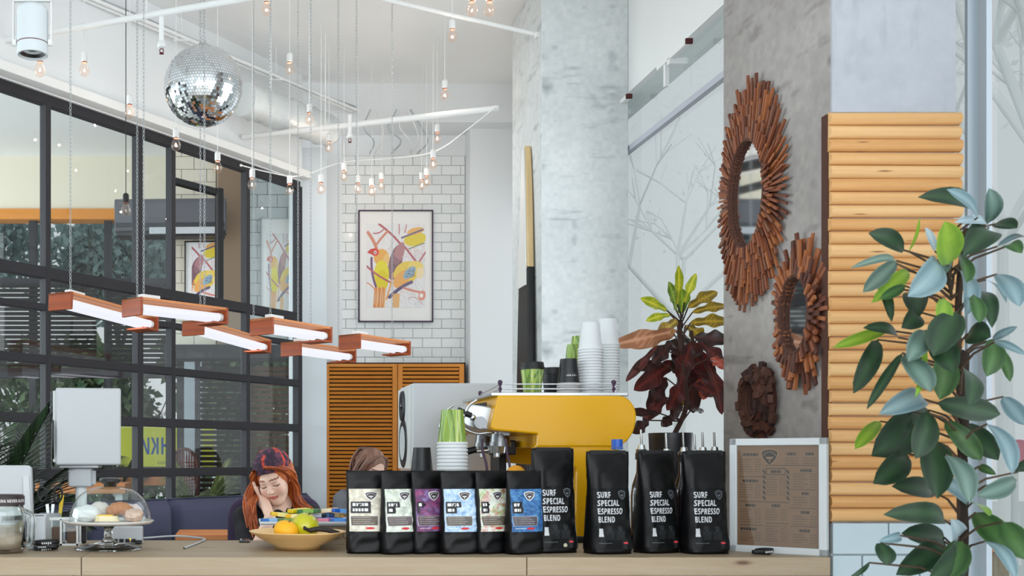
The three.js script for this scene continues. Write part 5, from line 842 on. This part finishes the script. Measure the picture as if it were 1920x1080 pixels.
{ const t = thing('cafe_table', 'wooden café table at which the red-haired woman leans', 'table', [.13, 0, -4.55]); part(t, 'table_top', uvm(box(.9, .03, .6, 0, .745, 0, .004)), mat.pine); for (const x of [-.4, .4]) for (const z of [-.25, .25]) part(t, 'leg', box(.04, .73, .04, x, .365, z), mat.pine); }

// ---------------------------------------------------------------- people
function march(sdf, lo, hi, cell, col) {
  const ext3 = Math.max(hi.x - lo.x, hi.y - lo.y, hi.z - lo.z), N = Math.ceil(ext3 / cell) + 6, m = new MarchingCubes(N, new THREE.MeshBasicMaterial(), false, false, 160000), c = lo.clone().add(hi).multiplyScalar(.5), half = N / 2, p = V(0, 0, 0);
  for (let z = 0; z < N; z++) for (let y = 0; y < N; y++) for (let x = 0; x < N; x++) {
    p.set(c.x + (x - half) * cell, c.y + (y - half) * cell, c.z + (z - half) * cell);
    const out = p.x < lo.x - 2 * cell || p.x > hi.x + 2 * cell || p.y < lo.y - 2 * cell || p.y > hi.y + 2 * cell || p.z < lo.z - 2 * cell || p.z > hi.z + 2 * cell;
    m.field[z * N * N + y * N + x] = out ? -1 : -sdf(p);
  }
  m.isolation = 0; m.update(); const n = m.count, src = m.positionArray, pos = new Float32Array(n * 3), nor = new Float32Array(n * 3), cl = new Float32Array(n * 3), e = cell * .5, q = V(0, 0, 0), d = (x, y, z) => sdf(q.set(x, y, z));
  for (let i = 0; i < n; i++) {
    const x = c.x + src[i * 3] * half * cell, y = c.y + src[i * 3 + 1] * half * cell, z = c.z + src[i * 3 + 2] * half * cell; pos.set([x, y, z], i * 3);
    const g = V(d(x + e, y, z) - d(x - e, y, z), d(x, y + e, z) - d(x, y - e, z), d(x, y, z + e) - d(x, y, z - e)).normalize(); nor.set([g.x, g.y, g.z], i * 3); cl.set(col ? col(q.set(x, y, z), g) : [1, 1, 1], i * 3);
  }
  const g = new THREE.BufferGeometry(); g.setAttribute('position', new THREE.BufferAttribute(pos, 3)); g.setAttribute('normal', new THREE.BufferAttribute(nor, 3)); g.setAttribute('color', new THREE.BufferAttribute(cl, 3)); return g;
}
const smin = (a, b, k) => { const h = Math.max(k - Math.abs(a - b), 0) / k; return Math.min(a, b) - h * h * k * .25; };
function cap(p, a, b, ra, rb) { const bx = b.x - a.x, by = b.y - a.y, bz = b.z - a.z, px = p.x - a.x, py = p.y - a.y, pz = p.z - a.z, h = Math.min(1, Math.max(0, (px * bx + py * by + pz * bz) / (bx * bx + by * by + bz * bz))); return Math.hypot(px - bx * h, py - by * h, pz - bz * h) - (ra + (rb - ra) * h); }
function ell(p, c, r) { const x = (p.x - c[0]) / r[0], y = (p.y - c[1]) / r[1], z = (p.z - c[2]) / r[2], k = Math.hypot(x, y, z); return (k - 1) * Math.min(r[0], r[1], r[2]) * (k < 1 ? 1 : 1); }
function headSDF(p) {   // head space: +z is where the face looks, +x its left
  let d = ell(p, [0, .034, -.016], [.073, .084, .091]); d = smin(d, ell(p, [0, -.035, .02], [.057, .076, .062]), .03); d = smin(d, ell(p, [0, -.094, .05], [.024, .02, .022]), .03);
  const ax = V(Math.abs(p.x), p.y, p.z);
  d = smin(d, ell(ax, [.036, -.03, .052], [.024, .026, .024]), .02); d = smin(d, cap(ax, V(0, .022, .073), V(.036, .019, .066), .012, .01), .014);
  d = Math.max(d, -(ell(ax, [.031, .0, .088], [.019, .012, .018]) - .002) * .9); d = smin(d, ell(ax, [.031, 0, .064], [.0155, .0125, .013]), .005);
  d = smin(d, cap(p, V(0, .012, .076), V(0, -.026, .097), .0065, .0095), .01); d = smin(d, ell(ax, [.0095, -.03, .087], [.0075, .0065, .009]), .006);
  d = smin(d, cap(ax, V(0, -.0545, .0795), V(.021, -.0575, .067), .0058, .003), .004); d = smin(d, cap(ax, V(0, -.0635, .078), V(.018, -.06, .068), .0068, .003), .004);
  d = smin(d, ell(ax, [.073, -.006, -.008], [.011, .029, .017]), .008); return d;
}
function person(label, o) {
  const t = thing('person', label, 'person', o.at), skin = lin('#e9c3ae'), J = o.joints, R = new THREE.Matrix4().compose(o.head, new THREE.Quaternion().setFromEuler(new THREE.Euler(o.pitch, o.yaw, o.roll, 'ZYX')), V(1, 1, 1)), Ri = R.clone().invert(), hp = V(0, 0, 0);
  const H = (x, y, z) => V(x, y, z).applyMatrix4(R);
  const faceCol = (p) => { hp.copy(p).applyMatrix4(Ri); const x = Math.abs(hp.x), y = hp.y, z = hp.z; if (z < .03) return skin;
    if (Math.abs(y + .0595) < .0085 - x * .15 && x < .0225 && z > .06) return lin('#b9605a'); if (Math.abs(y + .0592) < .0012 && x < .022) return lin('#7d3a38');
    if (x > .012 && x < .05 && Math.abs(y - .0275 - .012 * (x - .03) + (x - .03) ** 2 * 4) < .0035) return lin(o.brow); if (x > .015 && x < .048 && Math.abs(y + .0065 - (x - .031) ** 2 * 12) < .0026) return lin('#4a2f2a');
    return lerp3(skin, lin('#e29c8c'), Math.max(0, 1 - Math.hypot(x - .038, y + .028) / .028) * .45); };
  const headG = march((p) => { hp.copy(p).applyMatrix4(Ri); return headSDF(hp); }, o.head.clone().addScalar(-.16), o.head.clone().addScalar(.16), .0042, faceCol);
  // body: torso, arms to the wrists, legs
  const torso = (p) => { let d = cap(p, J.pelvis, J.waist, .135, .115); d = smin(d, cap(p, J.waist, J.chest, .11, .125), .08); d = smin(d, cap(p, J.shR, J.shL, .058, .058), .09); d = smin(d, cap(p, J.chest, J.neck, .11, .06), .06); return d; };
  const arms = (p) => { let d = 9; for (const [a, b, c] of [[J.shR, J.elR, J.wrR], [J.shL, J.elL, J.wrL]]) { d = Math.min(d, smin(cap(p, a, b, .05, .039), cap(p, b, c, .039, .0255), .02)); } return d; };
  const neck = (p) => cap(p, J.neck, H(0, -.045, -.02), .054, .047), legs = (p) => { let d = 9; for (const s of [-1, 1]) { const hip = J.pelvis.clone().add(V(s * .09, -.02, .02)), kn = J.pelvis.clone().add(V(s * .11, .0, .42)), an = V(kn.x, .08, kn.z - .03); d = Math.min(d, smin(cap(p, hip, kn, .085, .058), cap(p, kn, an, .056, .036), .04), cap(p, an.clone().setY(.045), an.clone().add(V(0, -.04, .15)), .04, .03)); } return d; };
  const lo = o.lo, hi = o.hi, bodyG = march((p) => smin(smin(torso(p), arms(p), .04), neck(p), .04), lo.clone().setY(.36), hi, .0125, () => skin);
  // hands, each on a grid of its own
  const handG = (pts) => { const b = new THREE.Box3(); pts.flat(2).forEach((v) => v.isVector3 && b.expandByPoint(v)); b.expandByScalar(.025); return march((p) => { let d = 9; pts.forEach((c, i) => { let f = 9; for (let k = 0; k + 1 < c.length; k++) f = Math.min(f, cap(p, c[k], c[k + 1], i === 0 ? (k ? .024 : .022) : .0088 - k * .0008, i === 0 ? (k ? .03 : .024) : .0082 - k * .0008)); d = i ? smin(d, f, .007) : f; }); return d; }, b.min, b.max, .0038, () => skin); };
  const parts = [headG, bodyG, ...o.hands(H, J).map(handG)]; parts.forEach((g) => g.deleteAttribute('uv'));
  part(t, 'body', mergeGeometries(parts), new THREE.MeshPhysicalMaterial({ color: 0xffffff, vertexColors: true, roughness: .55 }));
  const shirtG = march((p) => { const wv = .004 * Math.sin(p.y * 60 + p.x * 22) * Math.sin(p.x * 35 + p.z * 20); const sl = Math.min(cap(p, J.shR, J.shR.clone().lerp(J.elR, o.sleeve), .062, .058), cap(p, J.shL, J.shL.clone().lerp(J.elL, o.sleeve), .062, .058)); return Math.max(smin(torso(p) - .012, sl, .03) + wv, -(cap(p, J.neck.clone().add(V(0, .005, .015)), J.neck.clone().add(V(0, .3, .05)), .062, .09))); }, lo.clone().setY(.36), hi, .0125);
  part(t, 'shirt', shirtG, M(o.shirt, .9)); part(t, 'trousers', march((p) => legs(p) - .008, V(lo.x, .0, lo.z), V(hi.x, .72, hi.z + .3), .02), M(0x23283a, .9));
  // hair: a mass round the skull and single locks
  const hairCol = (k) => { const a = lin(o.hair[0]), b = lin(o.hair[1]); return lerp3(a, b, k); };
  const mass = march((p) => { hp.copy(p).applyMatrix4(Ri); let d = ell(hp, [0, .036, -.022], [.083, .093, .095]); d = smin(d, cap(hp, V(0, .0, -.05), V(0, -.17, -.065), .075, .06), .05); d = Math.max(d, -(ell(hp, [o.part, -.035, .085], [.057, o.hairline, .075]))); return d; }, o.head.clone().add(V(-.2, -.27, -.2)), o.head.clone().add(V(.2, .16, .2)), .0075, (p) => hairCol(vnoise((p.x + 3) * 90, p.y * 9 + 40, 4, [9973, 9973])));
  const locks = o.locks(H).flatMap(([path, n, spread, r]) => Array.from({ length: n }, (_, i) => {
    const j = (k) => (hash(i, k, 77) - .5), pts = path.map((q, k) => q.clone().add(V(j(k) * spread * 1.1, j(k + 9) * spread * .4, j(k + 20) * spread * .8).multiplyScalar(.4 + .6 * k / (path.length - 1)))), c = new THREE.CatmullRomCurve3(pts), g = new THREE.TubeGeometry(c, 16, 1, 5, false), q = g.attributes.position, col = new Float32Array(q.count * 3), k3 = hairCol(hash(i, 3, path.length));
    for (let k = 0; k < q.count; k++) { const s = Math.floor(k / 6) / 16, ce = c.getPointAt(Math.min(1, s)), e = V(q.getX(k), q.getY(k), q.getZ(k)).sub(ce).multiplyScalar(r * (1 - .75 * s ** 3)); q.setXYZ(k, ce.x + e.x, ce.y + e.y, ce.z + e.z); col.set(k3, k * 3); }
    g.computeVertexNormals(); g.setAttribute('color', new THREE.BufferAttribute(col, 3)); g.deleteAttribute('uv'); return norm(g);
  }));
  part(t, 'hair', mergeGeometries([norm(mass), ...locks]), new THREE.MeshPhysicalMaterial({ color: 0xffffff, vertexColors: true, roughness: .45, sheen: .3 }));
  if (o.scarf) part(t, 'headscarf', march((p) => { hp.copy(p).applyMatrix4(Ri); const d = ell(hp, [0, .04, -.02], [.0905, .1, .104]) + .002 * Math.sin(hp.y * 160 + hp.x * 60), pl = .058 - hp.y + hp.z * .05 - Math.abs(hp.x) * .12; return Math.max(d, pl); }, o.head.clone().addScalar(-.2), o.head.clone().addScalar(.2), .006, (p) => { hp.copy(p).applyMatrix4(Ri); const n = vnoise(hp.x * 42 + 50, hp.y * 46 + hp.z * 40 + 50, 6, [997, 997]), n2 = vnoise(hp.x * 95 + 50, hp.y * 95 - hp.z * 80 + 50, 8, [997, 997]); return n > .71 ? lin(n2 > .4 ? '#c2452e' : '#8d2d30') : n2 > .7 ? lin('#5d3448') : lin('#2e1f30'); }), new THREE.MeshPhysicalMaterial({ color: 0xffffff, vertexColors: true, roughness: .85 }));
  return { t, H };
}
const fingers = (base, tips, mid) => tips.map((tp, i) => [base[i], base[i].clone().lerp(tp, .5).add(mid), tp]);
person('woman with long red hair and patterned headscarf, leaning her cheek on her hand', {
  at: [0, 0, 0], head: V(.182, 1.178, -4.93), pitch: .36, yaw: -.42, roll: .2, brow: '#8a5238', part: .008, hairline: .105, hair: ['#8a3a14', '#c86a2c'], shirt: 0x141419, sleeve: .55, scarf: true, lo: V(-.1, .3, -5.3), hi: V(.56, 1.14, -4.5),
  joints: { pelvis: V(.215, .52, -5.1), waist: V(.215, .68, -5.08), chest: V(.212, .885, -5.03), neck: V(.208, 1.03, -4.995), shR: V(.062, .985, -4.985), elR: V(.07, .79, -4.76), wrR: V(.158, 1.01, -4.745), shL: V(.352, .985, -5.02), elL: V(.44, .80, -4.85), wrL: V(.27, .785, -4.68) },
  hands: (H, J) => {
    const k = [H(-.082, -.05, .012), H(-.08, -.058, .028), H(-.074, -.066, .043), H(-.066, -.075, .056)], tips = [H(-.099, .012, -.006), H(-.097, .018, .016), H(-.088, .012, .036), H(-.076, -.008, .052)];
    return [[[J.wrR, J.wrR.clone().lerp(H(-.07, -.075, .036), .45), H(-.078, -.075, .034)], ...fingers(k, tips, V(-.006, .002, .004)), [J.wrR.clone().lerp(H(-.07, -.075, .036), .4), H(-.052, -.1, .06), H(-.036, -.107, .066)]],
      [[J.wrL, V(.235, .79, -4.66), V(.205, .788, -4.64)], ...[0, 1, 2, 3].map((i) => [V(.205, .785, -4.665 + i * .018), V(.175, .786, -4.665 + i * .02), V(.14 + .008 * Math.abs(i - 1), .772, -4.66 + i * .021)]), [V(.235, .785, -4.64), V(.215, .782, -4.605), V(.19, .776, -4.595)]]];
  },
  locks: (H) => [
    [[H(-.05, .075, .06), H(-.088, .03, .03), H(-.1, -.05, .0), V(.075, 1.06, -4.86), V(.082, .98, -4.84), V(.105, .9, -4.83)], 26, .045, .0062],
    [[H(-.07, .06, .02), H(-.098, .0, -.02), V(.062, 1.09, -4.93), V(.07, 1.0, -4.89), V(.1, .88, -4.86)], 22, .05, .0065],
    [[H(.012, .092, .075), H(.058, .07, .062), H(.082, .03, .025), H(.088, -.05, -.01), V(.30, 1.06, -4.93), V(.345, 1.035, -4.9)], 24, .03, .0062],
    [[H(.06, .07, .04), H(.092, .01, -.005), V(.285, 1.1, -4.96), V(.33, 1.045, -4.93), V(.39, 1.02, -4.93)], 26, .05, .006],
    [[H(.07, .03, -.03), V(.28, 1.12, -5.0), V(.29, 1.04, -4.95), V(.285, .95, -4.89)], 24, .06, .0065]],
});
{
  const o = V(.86, 0, -6.72), A = (x, y, z) => V(x, y, z).add(o);
  person('woman with long straight brown hair bent forward before the slatted doors', {
    at: [0, 0, 0], head: A(.0, 1.205, .03), pitch: .42, yaw: .5, roll: -.08, brow: '#6d4a3a', part: .012, hairline: .1, hair: ['#6a4a3c', '#9a7463'], shirt: 0x6f7178, sleeve: .98, lo: A(-.36, .3, -.32), hi: A(.36, 1.16, .4),
    joints: { pelvis: A(0, .53, -.15), waist: A(0, .69, -.13), chest: A(0, .9, -.06), neck: A(0, 1.055, -.03), shR: A(-.165, 1.0, -.04), elR: A(-.23, .8, .06), wrR: A(-.08, .79, .27), shL: A(.165, 1.0, -.04), elL: A(.23, .8, .06), wrL: A(.08, .79, .27) },
    hands: (H, J) => [-1, 1].map((s) => { const w = s < 0 ? J.wrR : J.wrL, B = (x, y, z) => w.clone().add(V(-s * x, y, z)); return [[w, B(.02, .0, .03), B(.035, 0, .055)], ...[0, 1, 2, 3].map((i) => [B(.018 + i * .014, 0, .065 - i * .004), B(.022 + i * .015, .002, .095 - i * .004), B(.024 + i * .014, -.014, .118 - Math.abs(i - 1) * .008)]), [B(.035, .004, .03), B(.062, .004, .045), B(.068, -.004, .065)]]; }),
    locks: (H) => [
      [[H(-.005, .104, .03), H(-.06, .085, .05), H(-.088, .02, .03), H(-.09, -.08, .01), A(-.085, .95, .08), A(-.075, .86, .1)], 44, .035, .0062], [[H(-.01, .108, -.02), H(-.075, .07, -.01), H(-.098, -.02, -.02), A(-.11, 1.02, .02), A(-.105, .88, .06)], 34, .04, .0065],
      [[H(.005, .104, .03), H(.062, .085, .03), H(.088, .02, .01), H(.09, -.08, .0), A(.1, .96, .06)], 26, .028, .0062], [[H(0, .108, -.05), H(-.02, .07, -.115), H(-.02, -.06, -.12), A(-.03, .98, -.11), A(-.03, .86, -.1)], 34, .12, .0075]],
  });
  const t = thing('cafe_table', 'wooden café table before the slatted doors where the brown-haired woman sits', 'table', [.85, 0, -5.95]); part(t, 'table_top', uvm(box(.7, .03, .6, 0, .745, 0, .004)), mat.pine); for (const x of [-.3, .3]) for (const z of [-.25, .25]) part(t, 'leg', box(.04, .73, .04, x, .365, z), mat.pine);
}

// ---------------------------------------------------------------- behind the glass and along it
{ // wall-hung air conditioner
  const a = at(217, 405, 7.72), b = at(424, 410, 7.72), w = b.x - a.x, h = .27, t = thing('air_conditioner', 'dark grey air conditioner behind the glazed partition, above the yellow bird print', 'air conditioner', [(a.x + b.x) / 2, at(300, 445, 7.72).y, -7.74], -.04);
  part(t, 'casing', ext(roundShape([[-.1, .03], [.09, .03, .04], [.1, h, .05], [-.1, h]], .02), w, .004).rotateY(-Math.PI / 2).translate(w / 2, 0, 0), M(0x58595e, .45));
  part(t, 'front_band', box(w * .98, .03, .008, 0, .075, .094, .003), M(0x2c2d31, .4)); part(t, 'flap', box(w * .62, .05, .012, .1, .036, .088, .004), mat.plastic); part(t, 'lower_tray', box(w * .97, .035, .15, 0, .018, 0, .01), M(0x232327, .5)); part(t, 'display', box(.03, .02, .004, w / 2 - .05, .045, .099), mat.plasticWhite);
  part(t, 'bracket', [box(w * .7, .05, .09, .1, h * .6, -.145)], mat.frame);
}
function palm(name, label, pos, n, len, spread, potR, m, potM, droop = .55) {
  const lift = pos[1]; pos = [pos[0], 0, pos[2]];   // a planter of that height
  const t = thing(name, label, 'plant', pos), dark = lin(m[0]), light = lin(m[1]);
  for (let f = 0; f < n; f++) {
    const a = f / n * Math.PI * 2 * 2.4 + hash(f, 1, 5), e = .25 + spread * hash(f, 2, 5), L = len * (.65 + .5 * hash(f, 3, 5)), dir = V(Math.cos(a) * Math.sin(e), Math.cos(e), Math.sin(a) * Math.sin(e)), base = V(Math.cos(a) * .03, lift + potR * 1.7, Math.sin(a) * .03), geo = [], spine = [];
    for (let k = 0; k <= 10; k++) { const s = k / 10; spine.push(base.clone().addScaledVector(dir, L * s).add(V(0, -droop * L * s * s * Math.sin(e), 0))); }
    const c = new THREE.CatmullRomCurve3(spine); geo.push(norm(new THREE.TubeGeometry(c, 12, .004, 4)));
    for (let k = 3; k < 22; k++) { const s = k / 22, p = c.getPointAt(s), tg = c.getTangentAt(s), side = tg.clone().cross(V(0, 1, 0)).normalize(), ll = L * .34 * Math.sin(Math.PI * (.18 + .78 * s)) + .03; for (const sg of [-1, 1]) { const tip = p.clone().addScaledVector(tg, ll * .75).addScaledVector(side, sg * ll * .62).add(V(0, -ll * .28, 0)); geo.push(norm(leafGeo(p, tip, (m[2] ?? .013) + .006 * hash(k, f, 3), V(0, 1, 0), { bend: .06, fold: .3, prof: (q) => Math.max(.05, Math.sin(Math.PI * (.12 + .86 * q))), col: () => lerp3(dark, light, hash(k, f, 9)), n: 4 }))); } }
    geo.forEach((g) => { g.deleteAttribute('uv'); if (!g.attributes.color) g.setAttribute('color', new THREE.Float32BufferAttribute(Array.from({ length: g.attributes.position.count }, () => dark).flat(), 3)); });
    part(t, 'frond', mergeGeometries(geo), leafThin);
  }
  part(t, 'pot', lathe([[0, 0], [potR * .75, 0], [potR, potR * 1.7], [potR * 1.06, potR * 1.75], [potR * .94, potR * 1.75], [potR * .9, potR * 1.6], [0, potR * 1.58]].map(([x, y], i) => [x, y + (i > 1 ? lift : 0)]), 28), potM); return t;
}
palm('palm_plant', 'dark palm with long thin leaves at the left edge behind the till screen', [-.98, .62, -3.98], 44, .8, .85, .14, ['#0e1c10', '#3a5a30', .016], M(0x26262a, .6)); 
palm('palm_plant', 'palm in a dark pot behind the partition, right of the white column', [-.28, .6, -7.55], 18, .6, .75, .12, ['#4a5c30', '#a9b86a'], M(0x1d1d20, .6));
palm('palm_plant', 'grassy palm behind the partition, between the yellow banner and the white column', [-.95, .75, -8.5], 13, .5, .7, .12, ['#222d1c', '#56653c'], M(0x1d1d20, .6));
palm('palm_plant', 'yellowish palm standing in for plants reflected in the last lower partition panes', [.14, .6, -7.78], 8, .34, .35, .07, ['#6d6a1c', '#b4a83a'], M(0x1d1d20, .6));  // added in place of yellow plants mirrored in the lower panes
palm('palm_plant', 'dark palm behind the partition at the far left, above the till screen', [-1.75, .8, -7.9], 20, .9, .9, .15, ['#18231a', '#465c40'], M(0x1d1d20, .6));
single('courtyard_column', 'pale square column behind the partition, before the palms', 'column', box(.14, 3.6, .14, at(362, 800, 8.75).x, 1.8, -8.75), M(0xaebac2, .7));
{ // yellow banner seen from its back
  const a = at(222, 875, 10.2), b = at(402, 800, 10.2), t = thing('banner', 'yellow banner with blue mirrored letters seen through the partition', 'banner', [a.x, 0, -10.2]), w = b.x - a.x;
  const tex = canvasTex(768, 320, (g, W, H) => { g.fillStyle = '#c3c83e'; g.fillRect(0, 0, W, H); g.fillStyle = '#dfe08a'; g.fillRect(0, 0, W, 8); g.save(); g.translate(W, 0); g.scale(-1, 1); g.fillStyle = '#2a5494'; g.font = 'bold 190px sans-serif'; g.fillText('НКИ', 351, 222, 250); g.font = '44px sans-serif'; g.fillStyle = '#5a6a3c'; g.fillText('пива', 356, 302, 110); g.restore(); });
  part(t, 'cloth', box(w, b.y - a.y, .012, w / 2, (a.y + b.y) / 2, -.01), M(0xc3c83e, .8)); part(t, 'print', new THREE.PlaneGeometry(w, b.y - a.y).translate(w / 2, (a.y + b.y) / 2, -.002), M(0xffffff, .8, { map: tex })); part(t, 'post', [cyl(.02, .02, b.y + .05, 0, (b.y + .05) / 2, -.03), cyl(.02, .02, b.y + .05, w, (b.y + .05) / 2, -.03)], mat.white);
}
{ const p = at(345, 890, 7.7), t = thing('rattan_chair', 'dark red rattan chair with a round back behind the partition', 'chair', [p.x, 0, -7.7]), rim = []; for (let k = 0; k < 26; k++) { const a = k / 25 * Math.PI; rim.push(V(Math.cos(a) * .1, 1.2 + Math.sin(a) * .14, 0)); }
  part(t, 'rim', tube(rim, .012, 30, 8), M(0x4a231c, .7)); part(t, 'back_cane', Array.from({ length: 9 }, (_, k) => { const x = -.08 + k * .02; return [rod(V(x, 1.0, 0), V(x * .9, 1.2 + .13 * Math.sqrt(1 - (x / .1) ** 2), 0), .005, 5), rod(V(-.09, 1.02 + k * .028, .004), V(.09, 1.05 + k * .024, .004), .004, 5)]; }).flat(), M(0x6b362a, .7)); part(t, 'back_post', [rod(V(-.1, .45, 0), V(-.1, 1.2, 0), .011, 8), rod(V(.1, .45, 0), V(.1, 1.2, 0), .011, 8)], M(0x4a231c, .7)); part(t, 'seat', cyl(.22, .22, .04, 0, .45, .16, 28), M(0x4a231c, .8)); for (const s of [-1, 1]) for (const z of [0, .3]) part(t, 'leg', cyl(.012, .012, .45, s * .13, .22, z, 8), M(0x4a231c, .7)); }
[[at(278, 893, 8.75), 'wooden terrace table behind the partition, below the yellow banner'], [at(160, 905, 7.6), 'wooden table behind the partition, just left of the cake dome knob']].forEach(([p, l]) => { const t = thing('terrace_table', l, 'table', [p.x, 0, p.z]); part(t, 'table_top', uvm(box(.62, .07, .5, 0, p.y - .035, 0, .004)), mat.lampEdge); for (const x of [-.26, .26]) part(t, 'leg', box(.05, p.y - .07, .4, x, (p.y - .07) / 2, 0), mat.wallWhite); });
// terrace beyond the right-hand window
{ const p = at(1838, 1015, 5.4), t = thing('terrace_table', 'pale wooden table outside the right-hand window behind the fig plant', 'table', [p.x + .35, -.05, p.z]); part(t, 'table_top', box(1.1, .05, .7, 0, p.y + .05, 0, .006), mat.lampEdge); for (const x of [-.45, .45]) for (const z of [-.28, .28]) part(t, 'leg', box(.05, p.y + .02, .05, x, (p.y + .02) / 2, z), mat.pine); }
{ const p = at(1906, 850, 8.5), t = thing('road_sign', 'pale red round street sign outside at the right edge', 'sign', [p.x, -.05, p.z]); part(t, 'disc', cyl(.11, .11, .02, 0, p.y + .05, 0, 28).translate(0, -(p.y + .05), 0).rotateX(Math.PI / 2).translate(0, p.y + .05, .02), M(0xd98a96, .6)); part(t, 'pole', cyl(.025, .025, p.y + .1, 0, (p.y + .1) / 2, -.02), mat.white); }
renderer.render(scene, camera);
